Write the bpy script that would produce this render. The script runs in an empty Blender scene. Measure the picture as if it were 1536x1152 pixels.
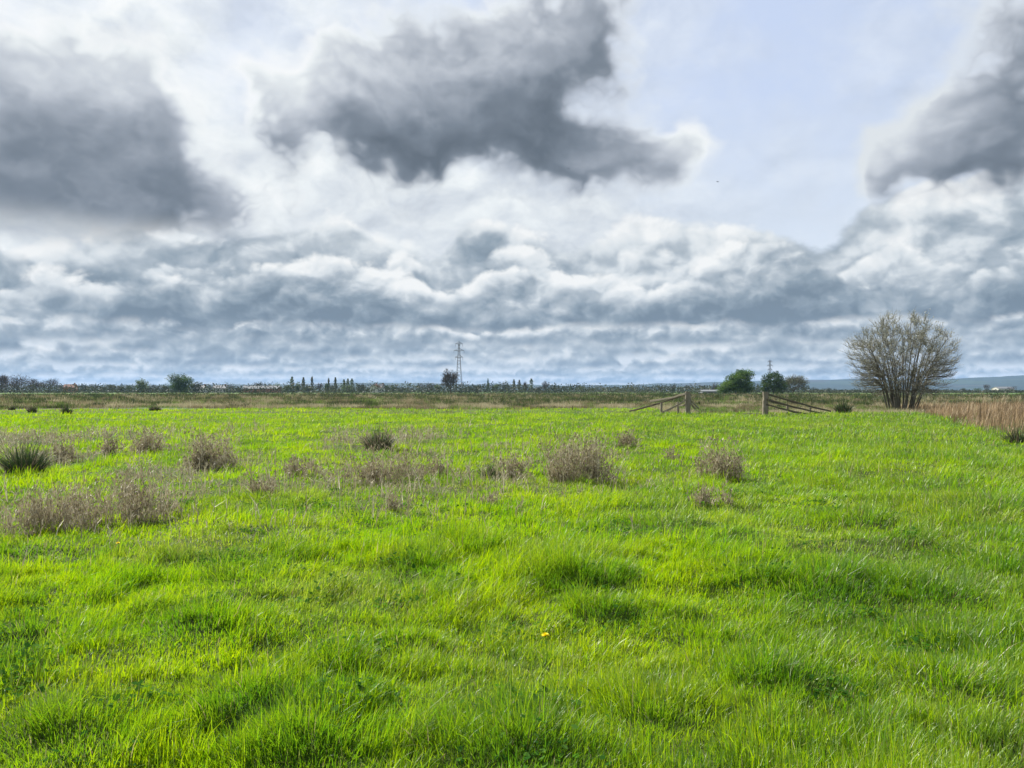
import bpy, math, random
import numpy as np
from mathutils import Vector

random.seed(11)
RNG = np.random.default_rng(4711)
SC = bpy.context.scene
COL = SC.collection
CAM_Z = 1.62
FPX, HORIZON, CX = 1150.0, 585.5, 768.0       # the lens, measured on the 1536 px wide photograph
EXPOSURE = 1.0
SUN_AZ, SUN_EL = math.radians(-42), math.radians(42)   # left of the view and ahead of it


def at(px, py):
    """ground point seen at a photograph pixel (flat ground)"""
    y = FPX * CAM_Z / max(py - HORIZON, 0.5)
    return (px - CX) / FPX * y, y


def far(px, dist):
    """ground point at a distance, in the direction of a photograph column"""
    return (px - CX) / FPX * dist, dist


# ------------------------------------------------------------------ camera
cam = bpy.data.cameras.new('camera')
cam.sensor_width = 36.0
cam.lens = 36.0 * FPX / 1536.0
cam.clip_start, cam.clip_end = 0.1, 40000
camo = bpy.data.objects.new('camera', cam)
COL.objects.link(camo)
camo.location = (0, 0, CAM_Z)
camo.rotation_euler = (math.radians(90) + math.atan((HORIZON - 576) / FPX), 0, 0)
SC.camera = camo
SC.view_settings.view_transform = 'Standard'
SC.view_settings.look = 'None'
SC.view_settings.exposure = EXPOSURE
SC.view_settings.gamma = 1.0
SC.view_settings.use_curve_mapping = False

# ------------------------------------------------------------------ sun
sun = bpy.data.lights.new('sun', 'SUN')
sun.energy = 4.8
sun.angle = math.radians(0.53)
sun.color = (1.0, 0.955, 0.88)
suno = bpy.data.objects.new('sun', sun)
COL.objects.link(suno)
sd = Vector((math.sin(SUN_AZ) * math.cos(SUN_EL), math.cos(SUN_AZ) * math.cos(SUN_EL), math.sin(SUN_EL)))
suno.rotation_euler = sd.to_track_quat('Z', 'Y').to_euler()
suno.location = sd * 300
# ------------------------------------------------------------------ small node language
class E:
    """a node socket one can calculate with"""
    nt = None

    def __init__(s, sock): s.s = sock

    def __add__(a, b): return M('ADD', a, b)
    __radd__ = __add__
    def __sub__(a, b): return M('SUBTRACT', a, b)
    def __rsub__(a, b): return M('SUBTRACT', b, a)
    def __mul__(a, b): return M('MULTIPLY', a, b)
    __rmul__ = __mul__
    def __truediv__(a, b): return M('DIVIDE', a, b)
    def __neg__(a): return M('MULTIPLY', a, -1.0)


def put(inp, v):
    if isinstance(v, E): E.nt.links.new(v.s, inp)
    else: inp.default_value = v


def M(op, *args, clamp=False):
    n = E.nt.nodes.new('ShaderNodeMath')
    n.operation = op
    n.use_clamp = clamp
    for i, v in enumerate(args): put(n.inputs[i], v)
    return E(n.outputs[0])


def smooth(v, a, b, lo=0.0, hi=1.0):
    n = E.nt.nodes.new('ShaderNodeMapRange')
    n.interpolation_type = 'SMOOTHSTEP'
    for i, x in enumerate((v, a, b, lo, hi)): put(n.inputs[i], x)
    return E(n.outputs[0])


def linear(v, a, b, lo=0.0, hi=1.0):
    n = E.nt.nodes.new('ShaderNodeMapRange')
    for i, x in enumerate((v, a, b, lo, hi)): put(n.inputs[i], x)
    return E(n.outputs[0])


def vec(x, y, z):
    n = E.nt.nodes.new('ShaderNodeCombineXYZ')
    for i, v in enumerate((x, y, z)): put(n.inputs[i], v)
    return E(n.outputs[0])


def split(v):
    n = E.nt.nodes.new('ShaderNodeSeparateXYZ')
    put(n.inputs[0], v)
    return [E(o) for o in n.outputs]


def noise(v, scale, detail=2.0, rough=0.5, dist=0.0, dims='3D', kind='FBM'):
    n = E.nt.nodes.new('ShaderNodeTexNoise')
    n.noise_dimensions = dims
    n.noise_type = kind
    put(n.inputs['Vector'], v)
    n.inputs['Scale'].default_value = scale
    n.inputs['Detail'].default_value = detail
    n.inputs['Roughness'].default_value = rough
    n.inputs['Distortion'].default_value = dist
    return E(n.outputs[0])


def domes(v, scale, detail=2.0, rough=0.5):
    """heaped round domes, like the heads of a cauliflower: about -0.5 .. 0.5"""
    n = E.nt.nodes.new('ShaderNodeTexVoronoi')
    n.voronoi_dimensions = '2D'
    n.normalize = True
    put(n.inputs['Vector'], v)
    n.inputs['Scale'].default_value = scale
    n.inputs['Detail'].default_value = detail
    n.inputs['Roughness'].default_value = rough
    return 0.38 - E(n.outputs['Distance'])


def mix(f, a, b):
    n = E.nt.nodes.new('ShaderNodeMix')
    n.data_type = 'RGBA'
    put(n.inputs[0], f)
    for i, c in ((6, a), (7, b)):
        put(n.inputs[i], c if isinstance(c, E) else (*c[:3], 1.0))
    return E(n.outputs[2])


def ramp(f, stops):
    n = E.nt.nodes.new('ShaderNodeValToRGB')
    put(n.inputs[0], f)
    el = n.color_ramp.elements
    while len(el) < len(stops): el.new(0.5)
    for e, (p, c) in zip(el, stops):
        e.position, e.color = p, (*c[:3], 1.0)
    return E(n.outputs[0])


def attr(name):
    n = E.nt.nodes.new('ShaderNodeAttribute')
    n.attribute_name = name
    return n


def lin(*c):
    """sRGB 0..255 to linear"""
    return tuple(((v / 255) / 12.92 if v <= 10 else (((v / 255) + 0.055) / 1.055) ** 2.4) for v in c)


# ------------------------------------------------------------------ sky: Nishita with broken cumulus clouds over it
world = bpy.data.worlds.new('World')
SC.world = world
world.use_nodes = True
world.cycles.sampling_method = 'MANUAL'
world.cycles.sample_map_resolution = 256
nt = world.node_tree
nt.nodes.clear()
E.nt = nt
tc = nt.nodes.new('ShaderNodeTexCoord')
dx, dy, dz = split(E(tc.outputs['Generated']))
az = M('ARCTAN2', dx, dy)
el = M('ARCSINE', M('MINIMUM', M('MAXIMUM', dz, -1.0), 1.0))

# where the large clouds stand: azimuth, elevation, half sizes (in degrees), weight
def deg(px, py):
    a = math.atan((px - CX) / FPX)
    return a, math.atan((HORIZON - py) / FPX * math.cos(a))

BLOBS = [  # dark raft on the left
    (0, 185, 200, 105, 1.5), (140, 215, 155, 100, 1.6), (90, 295, 250, 40, 1.3), (225, 280, 60, 55, 1.0), (180, 130, 70, 40, .5),
    (140, 392, 240, 24, -.5),
    # dark raft over the middle
    (510, 130, 115, 66, 1.5), (690, 115, 170, 80, 1.5), (600, 176, 140, 40, 1.5), (850, 40, 130, 80, 1.1), (780, 90, 110, 60, .9), (470, 160, 60, 40, .5),
    (470, 40, 100, 60, -.75), (600, 0, 100, 30, -.3), (600, 268, 180, 24, -.6),
    # grey clouds on the right
    (1460, 195, 150, 80, 1.0), (1370, 225, 80, 45, .9), (1430, 92, 70, 24, -.6), (1400, 235, 100, 50, .7), (1350, 265, 60, 26, .5), (1540, 20, 190, 60, .75), (1490, 318, 130, 20, -.8),
    # strands beside the gap
    (890, 232, 120, 30, 1.5), (1005, 205, 75, 28, 1.6), (790, 258, 80, 22, 1.0), (860, 165, 50, 20, -.4), (900, 150, 50, 40, .35),
    (600, 300, 50, 18, 1.0), (500, 310, 80, 22, .6), (300, 205, 40, 30, .3), (1120, 284, 30, 6, .3),
    # gaps
    (1170, 160, 120, 190, -1.2), (1060, 60, 90, 110, -.8), (1230, 310, 130, 40, -.8), (1290, 90, 40, 110, -.5), (350, 120, 70, 120, -.5), (250, 5, 330, 38, -.9), (720, 290, 70, 30, -.4),
    # thin grey cloud above the cumulus rows
    (200, 390, 190, 30, .4), (1400, 340, 190, 30, .5), (400, 280, 80, 40, .15),
]


A0, A1, NA = -0.78, 0.78, 32
E0, E1, NE = 0.02, 0.56, 20
F0, F1 = -1.4, 1.6


def field_table():
    """the large cloud masses sampled on a coarse grid of directions"""
    aa, ee = np.meshgrid(np.linspace(A0, A1, NA), np.linspace(E0, E1, NE))
    t = np.zeros_like(aa)
    for (px, py, rx, ry, w) in BLOBS:
        ba, be = deg(px, py)
        k = math.cos(ba) ** 2
        u = (aa - ba) * FPX / (rx * 1.1) / k
        v = (ee - be) * FPX / (ry * 1.1)
        t += w * np.exp(-(u * u + v * v) ** 1.3)
    return np.clip((t - F0) / (F1 - F0), 0, 1)


def blob_field(a, e):
    """the same masses as a smooth function: one colour ramp carries four rows of the grid"""
    t = field_table()
    ua = linear(a, A0, A1)
    ve = (e - E0) * ((NE - 1) / (E1 - E0))
    tot = wsum = None
    for r in range(0, NE, 4):
        n = E.nt.nodes.new('ShaderNodeValToRGB')
        put(n.inputs[0], ua)
        n.color_ramp.interpolation = 'B_SPLINE'
        els = n.color_ramp.elements
        while len(els) < NA: els.new(0.5)
        for i in range(NA):
            els[i].position = i / (NA - 1)
        for i in range(NA):
            els[i].color = tuple(float(t[r + k, i]) for k in range(4))
        c = n.outputs[0]
        sp = E.nt.nodes.new('ShaderNodeSeparateColor')
        E.nt.links.new(c, sp.inputs[0])
        for k in range(4):
            val = E(sp.outputs[k]) if k < 3 else E(n.outputs[1])
            d = ve - float(r + k)
            g = M('EXPONENT', d * d * -1.1)
            tot = g * val if tot is None else tot + g * val
            wsum = g if wsum is None else wsum + g
    return linear(tot / M('MAXIMUM', wsum, 0.02), 0.0, 1.0, F0, F1)


def wiggle(a, e, sx, sy, seed, detail=4.0):
    """push a direction about, so that no outline stays smooth"""
    w1 = noise(vec(a * sx + seed, e * sy, 0.0), 1.0, detail, 0.58, dims='2D')
    w2 = noise(vec(a * sx - seed, e * sy + 7.3, 0.0), 1.0, detail, 0.58, dims='2D')
    return w1 - 0.5, w2 - 0.5


def make_density():
    """(azimuth, elevation) -> density of the near clouds, as a node group so that it can be asked again a step away"""
    g = bpy.data.node_groups.new('cloud_density', 'ShaderNodeTree')
    for nm, io in (('a', 'INPUT'), ('e', 'INPUT'), ('fine', 'OUTPUT'), ('mass', 'OUTPUT')):
        g.interface.new_socket(nm, in_out=io, socket_type='NodeSocketFloat')
    E.nt = g
    gi, go = g.nodes.new('NodeGroupInput'), g.nodes.new('NodeGroupOutput')
    a, e = E(gi.outputs[0]), E(gi.outputs[1])
    w1, w2 = wiggle(a, e, 7.0, 9.0, 1.7, 3.0)
    b = blob_field(a + w1 * 0.13, e + w2 * 0.10)
    p = vec(a + w1 * 0.05 + 3.1, e * 1.35 + w2 * 0.05, 0.0)
    f = noise(p, 6.0, 8.0, 0.50, dims='2D') - 0.5
    m1 = noise(p, 9.0, 1.0, 0.5, dims='2D') - 0.5
    m2 = noise(p, 24.0, 2.0, 0.5, dims='2D') - 0.5
    bil = M('ABSOLUTE', m1) * 1.2 + M('ABSOLUTE', m2) * 0.8 - 0.18
    big = b + f * 1.7 - bil * 1.2 - 0.16
    g.links.new(big.s, go.inputs[0])
    g.links.new((b + f * 0.5).s, go.inputs[1])
    E.nt = nt
    return g


DENS = make_density()


def density(a, e):
    n = nt.nodes.new('ShaderNodeGroup')
    n.node_tree = DENS
    put(n.inputs[0], a)
    put(n.inputs[1], e)
    return E(n.outputs[0]), E(n.outputs[1])


K = 10.0 / 2 ** EXPOSURE                       # Background strength is 0.1
def glow(*c): return tuple(v * K for v in lin(*c))

def after(prev, v):
    """v, evaluated only once prev is known (keeps the node stack short)"""
    return M('MULTIPLY_ADD', prev, 1e-12, v)


d0, b0 = density(az, el)
d1, _ = density(after(d0, az) - 0.006, el + 0.016)        # a step towards the light
d2, b2 = density(after(d1, az) - 0.02, el + 0.075)
r1, r2, r3 = d0 - d1, d0 - d2, b0 - b2
az = after(r3, az)
# clear sky behind
sky = nt.nodes.new('ShaderNodeTexSky')
sky.sky_type = 'NISHITA'
sky.sun_disc = False
sky.sun_elevation = SUN_EL
sky.sun_rotation = SUN_AZ
sky.dust_density = 2.0
vw1, vw2 = wiggle(az, el, 5.0, 8.0, 4.4, 4.0)
veil_r = noise(vec(az * 9.0 + vw1, el * 13.0 + vw2, 0.0), 1.0, 6.0, 0.55, dims='2D') - noise(vec(az * 9.0 + vw1 - .08, el * 13.0 + vw2 + .30, 0.0), 1.0, 5.0, 0.55, dims='2D')
veil_n = noise(vec(az * 2.0 + 9.0, el * 3.0, 0.0), 2.2, 7.0, 0.6, dims='2D')
toward = smooth(az, -0.75, 0.35, 1.0, 0.0)      # the veil is brightest round the sun
veil = M('MULTIPLY_ADD', toward, 0.85, linear(veil_n, 0.38, 0.62, 0.0, 0.40), clamp=True)
veil = M('MULTIPLY_ADD', smooth(el, 0.38, 0.22) * smooth(az, 0.30, 0.02), 0.72, veil, clamp=True)
clear = mix(0.93, E(sky.outputs[0]), mix(smooth(el, 0.16, 0.40), glow(218, 228, 242), glow(202, 216, 243)))
veilcol = ramp(veil_r * 1.3 + 0.52 + toward * 0.28, [(0.0, glow(176, 185, 195)), (0.45, glow(214, 221, 229)), (0.8, glow(240, 245, 247)), (1.0, glow(252, 254, 254))])
clear = mix(veil, clear, veilcol)
# rows of cumulus one behind another, farthest and lowest first: (base row, height, puff size, edge softness, profile of the tops)
NEAR_TOPS = [(0, 425), (70, 395), (140, 380), (230, 400), (330, 380), (420, 345), (470, 338), (560, 352), (640, 415), (690, 350), (770, 318), (840, 400), (900, 345), (990, 322), (1080, 350),
             (1160, 358), (1230, 400), (1290, 335), (1360, 318), (1450, 310), (1536, 300)]
MID_TOPS = [(0, 470), (60, 430), (160, 455), (230, 425), (330, 440), (430, 385), (520, 400), (600, 395), (660, 445), (720, 420), (800, 395), (850, 450), (920, 425), (1000, 440), (1080, 385), (1160, 365),
            (1230, 400), (1290, 440), (1380, 460), (1440, 450), (1500, 410), (1536, 400)]
BACK_TOPS = [(0, 400), (60, 455), (150, 410), (210, 440), (300, 395), (360, 420), (430, 470), (520, 450), (580, 385), (630, 390), (680, 470), (740, 375), (790, 360), (860, 440), (930, 390), (990, 365), (1050, 420),
             (1100, 372), (1170, 380), (1240, 450), (1300, 400), (1350, 372), (1420, 420), (1470, 440), (1536, 420)]
ROWS = [(583, 13, 5.5, None, .30), (576, 21, 8.5, None, .25), (565, 30, 11.5, None, .25), (551, 40, 15, None, .22), (536, 50, 19, None, .20),
        (505, 160, 30, NEAR_TOPS, .0), (500, 110, 26, BACK_TOPS, .0), (520, 56, 22, None, .15), (492, 84, 24, MID_TOPS, .0), (512, 46, 17, None, .2)]
ORDER = [0, 1, 2, 3, 4, 5, 7, 6, 9, 8]


def profile(a, tops):
    n = E.nt.nodes.new('ShaderNodeValToRGB')
    put(n.inputs[0], linear(a, -0.60, 0.60))
    n.color_ramp.interpolation = 'B_SPLINE'
    els = n.color_ramp.elements
    while len(els) < len(tops): els.new(0.5)
    for i, (px, py) in enumerate(tops): els[i].position = (math.atan((px - CX) / FPX) + 0.6) / 1.2
    for i, (px, py) in enumerate(tops):
        v = math.tan(math.atan((HORIZON - py) / FPX)) * 2.0
        els[i].color = (v, v, v, 1)
    sp = E.nt.nodes.new('ShaderNodeSeparateColor')
    E.nt.links.new(n.outputs[0], sp.inputs[0])
    return E(sp.outputs[0]) * 0.5


base = mix(smooth(el, 0.02, 0.16, 1.0, 0.0), clear, glow(222, 229, 235))
out = base
for i in ORDER:
    (py, hpx, cell, tops, fill) = ROWS[i]
    az = after(out, az)
    px1 = 1.0 / FPX
    be = (HORIZON - py) * px1
    off = 3.7 * i + 1.3
    k = FPX / (cell * 3.4)
    wob = noise(vec(az * (k * .8) + off, el * (k * 1.1), 0.0), 1.0, 4.0, 0.55, dims='2D') - 0.5
    wob2 = noise(vec(az * (k * .8) - off, el * (k * 1.1) + 4.0, 0.0), 1.0, 4.0, 0.55, dims='2D') - 0.5
    kx, ky = (.86, 1.14) if tops else (.80, 1.00)
    qx, qy = az * (k * kx) + off + wob * 0.42, el * (k * ky) + off + wob2 * 0.40
    v0 = domes(vec(qx, qy, 0.0), 1.0, 3.0, 0.52)
    v1 = domes(vec(qx - 0.08, qy + 0.16, 0.0), 1.0, 3.0, 0.52)
    fine = noise(vec(qx, qy, 0.0), 1.7, 8.0, 0.62, dims='2D') - 0.5
    sway = noise(vec(az * (FPX / (cell * 12.0)) + off, 0.0, 0.0), 1.0, 3.0, 0.6, dims='2D') - 0.5
    macro = noise(vec(az * (k * .33) + off, el * (k * .6) + off, 0.0), 1.0, 2.0, 0.5, dims='2D') - 0.5
    if tops:
        edge = (profile(az + wob * 0.02, tops) - el) * (1.0 / (cell * px1)) + sway * 0.9
    else:
        edge = (sway * (3.2 * hpx * px1) + (be + (0.55 + fill * .6) * hpx * px1) - el) * (1.0 / (cell * px1))
    d = edge + v0 * (2.9 if tops else 3.4) + fine * (1.3 if tops else 1.0)
    low = (el - be) * (1.0 / (cell * px1)) + wob * 0.9 + fine * 0.5
    al = smooth(d, -0.05, 0.55) * smooth(low, -0.40, 0.45)
    up = linear(el, be, be + hpx * px1)          # 0 at the flat base, 1 at the tops
    rel = v0 - v1
    rim = smooth(d, 1.6, 0.15) * linear(macro, -0.12, 0.20, 0.0, 0.80) * smooth(v0, -0.16, 0.16, 0.25, 1.35)
    light = rel * (1.75 if tops else 2.3) + up * (0.34 if tops else 0.58) + (0.27 if tops else 0.42) + macro * (1.1 if tops else 0.7) + rim * smooth(up, 0.05, 0.45) * (.55 if tops else .45) + fine * .75
    light = light - smooth(low, 2.6 if tops else 1.6, 0.3) * (.20 if tops else .16)
    light = M('MAXIMUM', M('MINIMUM', light, 1.0), 0.0)
    hz = max(0.0, min(1.0, (py - 480) / 105.0))
    def fade(c): return tuple(c[j] * (1 - .28 * hz) + glow(200, 214, 228)[j] * .28 * hz for j in range(3))
    cc = ramp(light, [(0.0, fade(glow(116, 132, 146))), (0.25, fade(glow(143, 158, 170))), (0.5, fade(glow(180, 190, 198))), (0.72, fade(glow(220, 226, 230))), (1.0, fade(glow(248, 249, 248)))])
    out = mix(al, out, cc)
# near clouds: bright where the density falls away towards the light, grey where they are thick
thick = smooth(d0, -0.05, 1.15)
lightness = r1 * 0.16 + r2 * 0.10 + r3 * 0.15 + 0.85 - thick * 0.72 + toward * 0.05 - smooth(az, 0.20, 0.45) * 0.06
lightness = M('MAXIMUM', M('MINIMUM', lightness, smooth(az, 0.12, 0.42, 1.0, 0.74)), 0.0)
cl = ramp(lightness, [(0.0, glow(100, 110, 121)), (0.2, glow(124, 134, 146)), (0.42, glow(164, 172, 183)), (0.62, glow(204, 210, 218)), (0.82, glow(236, 241, 243)), (1.0, glow(252, 253, 253))])
alpha = smooth(d0, -0.26, 0.74) * smooth(el, 0.15, 0.215)
out = mix(alpha, out, cl)
bg = nt.nodes.new('ShaderNodeBackground')
bg.inputs['Strength'].default_value = 0.1
nt.links.new(out.s, bg.inputs['Color'])
wo = nt.nodes.new('ShaderNodeOutputWorld')
nt.links.new(bg.outputs[0], wo.inputs['Surface'])
# ------------------------------------------------------------------ numpy noise
def _h(ix, iy, seed):
    h = (ix.astype(np.int64) * 374761393 + iy.astype(np.int64) * 668265263 + seed * 974711) & 0xFFFFFFFF
    h = ((h ^ (h >> 13)) * 1274126177) & 0xFFFFFFFF
    return ((h ^ (h >> 16)) & 0xFFFFFF) / float(0xFFFFFF)


def vn(x, y, seed=0):
    """smooth value noise, -1..1"""
    xi, yi = np.floor(x), np.floor(y)
    fx, fy = x - xi, y - yi
    fx, fy = fx * fx * (3 - 2 * fx), fy * fy * (3 - 2 * fy)
    a, b = _h(xi, yi, seed), _h(xi + 1, yi, seed)
    c, d = _h(xi, yi + 1, seed), _h(xi + 1, yi + 1, seed)
    return ((a + (b - a) * fx) * (1 - fy) + (c + (d - c) * fx) * fy) * 2 - 1


def fb(x, y, seed=0, oct=3, g=0.5):
    t, w, s = 0, 1.0, 0.0
    for k in range(oct):
        c, n = math.cos(0.6 * k), math.sin(0.6 * k)
        t = t + w * vn((x * c - y * n) * 2.03 ** k + 17.3 * k, (x * n + y * c) * 2.03 ** k - 9.1 * k, seed + k)
        s += w
        w *= g
    return t / s * 1.5


def sstep(v, a, b):
    t = np.clip((v - a) / (b - a), 0, 1)
    return t * t * (3 - 2 * t)


# tussocks that can be told apart in the photograph: pixel, radius (m), height (m)
MOUNDS = [(at(px, py), r, h) for px, py, r, h in [
    (905, 925, .30, .20), (790, 1120, .42, .22), (870, 872, .48, .17), (1235, 885, .60, .15), (1110, 870, .40, .10), (385, 1050, .42, .13),
    (300, 945, .40, .10), (70, 945, .42, .11), (1390, 890, .45, .12), (1500, 850, .6, .14), (600, 965, .3, .09), (520, 1010, .25, .09),
    (640, 860, .4, .09), (1130, 1020, .4, .09), (1060, 950, .35, .08), (110, 1090, .4, .11), (470, 1110, .4, .11), (1290, 790, .6, .14), (1170, 745, .5, .10), (1390, 730, .8, .14),
    (320, 840, .5, .10), (420, 800, .6, .10), (1000, 790, .6, .12), (1480, 760, .8, .14), (380, 880, .4, .1), (40, 830, .6, .12), (720, 830, .4, .1), (980, 1070, .3, .1), (1420, 1020, .4, .1)]]


def relief(x, y):
    """height of the ground"""
    r = np.hypot(x, y)
    h = 0.05 * fb(x / 9.0, y / 9.0, 3, 2)
    near = 1 - sstep(r, 40, 90)
    h = h + near * (0.055 * np.maximum(fb(x / 1.0, y / 1.0, 21, 3), -0.6) + 0.025 * fb(x / 0.33, y / 0.33, 31, 2))
    for (mx, my), rad, mh in MOUNDS:
        d2 = ((x - mx) / (rad * 1.15)) ** 2 + ((y - my) / (rad * 0.8)) ** 2
        h = h + mh * 0.42 * np.exp(-d2)
    h = h * (1 - sstep(r, 200, 400))
    # the old ditch behind the gate posts
    return h - 0.25 * np.exp(-((y - 57 - 0.05 * x) / 3.5) ** 2) * (1 - sstep(np.abs(x), 60, 80))


def tall(x, y):
    """how long the grass is at a place (m)"""
    h = 0.045 + 0.070 * sstep(fb(x / 0.55, y / 0.5, 41, 3), -0.15, 0.75) + 0.075 * sstep(fb(x / 0.24, y / 0.21, 45, 2), 0.05, 0.8) + 0.025 * fb(x / 4.0, y / 4.0, 51, 2)
    for (mx, my), rad, mh in MOUNDS:
        d2 = ((x - mx) / (rad * 1.1)) ** 2 + ((y - my) / (rad * 0.8)) ** 2
        h = h + mh * 0.55 * np.exp(-d2) * (.6 + .4 * vn(x / .12, y / .12, 47))
        d3 = ((x - mx) / (rad * .8)) ** 2 + ((y - my + rad * .75) / (rad * .4)) ** 2
        h = h - .05 * np.exp(-d3)
    h = h + 0.03 * sstep(x - 0.12 * y, 0.5, 6)     # longer towards the right
    h = h + sstep(np.hypot(x, y), 10, 22) * 0.07 * sstep(fb(x / 0.75, y / 0.85, 46, 2), 0.15, 0.9)
    return np.clip(h, 0.052, 0.42)


def edge_y(x):
    """distance at which the green meadow ends and the rough marsh begins"""
    e = np.where(x < 12, 68 + 2.5 * np.sin(x / 7.0), 68 - 9 * sstep(x, 6, 14) - 4 * sstep(x, 17, 22))
    e = e + 2.0 * fb(x / 5.0, x * 0 + 2.2, 61, 2)
    return e


def reed_x(y):
    """the reed bed cuts in from the right: everything beyond this x"""
    return np.interp(y, [0, 14, 20, 25, 34, 45, 58, 70, 400], [11.5, 12.5, 14.3, 16.6, 20.0, 25.5, 30, 35, 60])


def tracks(x, y):
    """where the sward is thin: old stalks and litter show"""
    c = np.exp(-((y - 15.5 - 2.2 * np.sin(x / 3.5)) / 4.5) ** 2) * sstep(-x, -4.5, -1.0)
    c = c + 0.9 * np.exp(-((y - 24) / 6.0) ** 2) * sstep(-x, -2, 2)
    m = fb(x / 1.7, y / 2.1, 71, 3)
    return np.clip(c * sstep(m, -0.10, 0.55), 0, 1)


# ------------------------------------------------------------------ mesh helpers
def link(name, me, parent=None, mats=()):
    o = bpy.data.objects.new(name, me)
    COL.objects.link(o)
    if parent: o.parent = parent
    for m in mats: me.materials.append(m)
    return o


def props(o, label=None, cat=None, group=None, kind=None):
    if label: o['label'] = label
    if cat: o['category'] = cat
    if group: o['group'] = group
    if kind: o['kind'] = kind
    return o


def root(name, loc, label, cat, group=None, rz=0.0):
    o = bpy.data.objects.new(name, None)
    COL.objects.link(o)
    o.empty_display_size = 0.2
    o.location = loc
    o.rotation_euler = (0, 0, rz)
    return props(o, label, cat, group)


def mesh_np(name, verts, faces, attrs=None, mat_idx=None, smooth_shade=False):
    """mesh from arrays; faces: list of (n, k) index arrays"""
    me = bpy.data.meshes.new(name)
    verts = np.asarray(verts, np.float32)
    me.vertices.add(len(verts))
    me.vertices.foreach_set('co', verts.ravel())
    idx = np.concatenate([np.asarray(f, np.int32).ravel() for f in faces])
    tot = np.concatenate([np.full(len(f), f.shape[1], np.int32) for f in faces])
    me.loops.add(len(idx))
    me.loops.foreach_set('vertex_index', idx)
    me.polygons.add(len(tot))
    me.polygons.foreach_set('loop_start', np.concatenate([[0], np.cumsum(tot)[:-1]]).astype(np.int32))
    me.polygons.foreach_set('loop_total', tot)
    if mat_idx is not None: me.polygons.foreach_set('material_index', np.asarray(mat_idx, np.int32))
    me.polygons.foreach_set('use_smooth', np.full(len(tot), bool(smooth_shade)))
    for k, v in (attrs or {}).items():
        a = me.attributes.new(k, 'FLOAT', 'POINT')
        a.data.foreach_set('value', np.asarray(v, np.float32))
    me.update(calc_edges=True)
    return me


def blades(px, py, pz, h, w, phi, lean, segs, face=None, curl=0.0, taper=0.85):
    """n grass blades as arrays: root, length, width, lean azimuth, amount of lean, azimuth of the flat side"""
    n = len(px)
    if face is None: face = phi + np.pi / 2 + RNG.normal(0, .7, n)
    wx, wy = np.cos(face), np.sin(face)
    lx, ly = np.cos(phi), np.sin(phi)
    V = []
    for k in range(segs + 1):
        t = k / segs
        out = lean * (t ** 1.7) * h * 0.9
        up = h * (t - 0.42 * np.minimum(lean, 1.5) * t * t * 0.9 - curl * t ** 3)
        half = 0.5 * w * (1 - t ** 1.5 * taper) if k < segs else None
        cx, cy, cz = px + lx * out, py + ly * out, pz + up
        if k < segs:
            V.append(np.stack([cx - wx * half, cy - wy * half, cz], 1))
            V.append(np.stack([cx + wx * half, cy + wy * half, cz], 1))
        else:
            V.append(np.stack([cx, cy, cz], 1))
    m = 2 * segs + 1
    verts = np.stack(V, 1).reshape(-1, 3)
    b = np.arange(n)[:, None] * m
    quads = [b + np.array([2 * k, 2 * k + 1, 2 * k + 3, 2 * k + 2]) for k in range(segs - 1)]
    tri = b + np.array([2 * segs - 2, 2 * segs - 1, 2 * segs])
    return verts, quads, tri, m


class Sward:
    """collects blade batches into one mesh"""
    def __init__(s): s.v, s.q, s.t, s.a, s.n = [], [], [], {}, 0

    def add(s, verts, quads, tri, m, **attrs):
        for q in quads: s.q.append(q + s.n)
        s.t.append(tri + s.n)
        s.v.append(verts)
        s.n += len(verts)
        for k, v in attrs.items():
            s.a.setdefault(k, []).append(np.repeat(v, m))

    def build(s, name):
        fs = ([np.concatenate(s.q)] if s.q else []) + [np.concatenate(s.t)]
        return mesh_np(name, np.concatenate(s.v), fs, {k: np.concatenate(v) for k, v in s.a.items()})


def new_mat(name):
    m = bpy.data.materials.new(name)
    m.use_nodes = True
    m.node_tree.nodes.clear()
    E.nt = m.node_tree
    return m


def surface(sh):
    o = E.nt.nodes.new('ShaderNodeOutputMaterial')
    E.nt.links.new(sh, o.inputs['Surface'])


def bsdf(color, rough=0.8, spec=0.3, bump=None, bump_h=0.02):
    p = E.nt.nodes.new('ShaderNodeBsdfPrincipled')
    put(p.inputs['Base Color'], color if isinstance(color, E) else (*color[:3], 1))
    put(p.inputs['Roughness'], rough)
    p.inputs['Specular IOR Level'].default_value = spec
    if bump is not None:
        b = E.nt.nodes.new('ShaderNodeBump')
        b.inputs['Distance'].default_value = bump_h
        put(b.inputs['Height'], bump)
        E.nt.links.new(b.outputs[0], p.inputs['Normal'])
    return p.outputs[0]


def leafy(color, trans_color, trans=0.45, gloss=0.06, rough=0.35):
    """thin leaf: reflects, lets light through, shines a little"""
    nt = E.nt
    d = nt.nodes.new('ShaderNodeBsdfDiffuse')
    t = nt.nodes.new('ShaderNodeBsdfTranslucent')
    put(d.inputs['Color'], color if isinstance(color, E) else (*color, 1))
    put(t.inputs['Color'], trans_color if isinstance(trans_color, E) else (*trans_color, 1))
    m = nt.nodes.new('ShaderNodeMixShader')
    m.inputs[0].default_value = trans
    nt.links.new(d.outputs[0], m.inputs[1])
    nt.links.new(t.outputs[0], m.inputs[2])
    if gloss <= 0: return m.outputs[0]
    g = nt.nodes.new('ShaderNodeBsdfGlossy')
    g.inputs['Roughness'].default_value = rough
    g.inputs['Color'].default_value = (1, 1, 1, 1)
    k = nt.nodes.new('ShaderNodeMixShader')
    k.inputs[0].default_value = gloss
    nt.links.new(m.outputs[0], k.inputs[1])
    nt.links.new(g.outputs[0], k.inputs[2])
    return k.outputs[0]


def world_pos():
    return E(E.nt.nodes.new('ShaderNodeNewGeometry').outputs['Position'])


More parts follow.
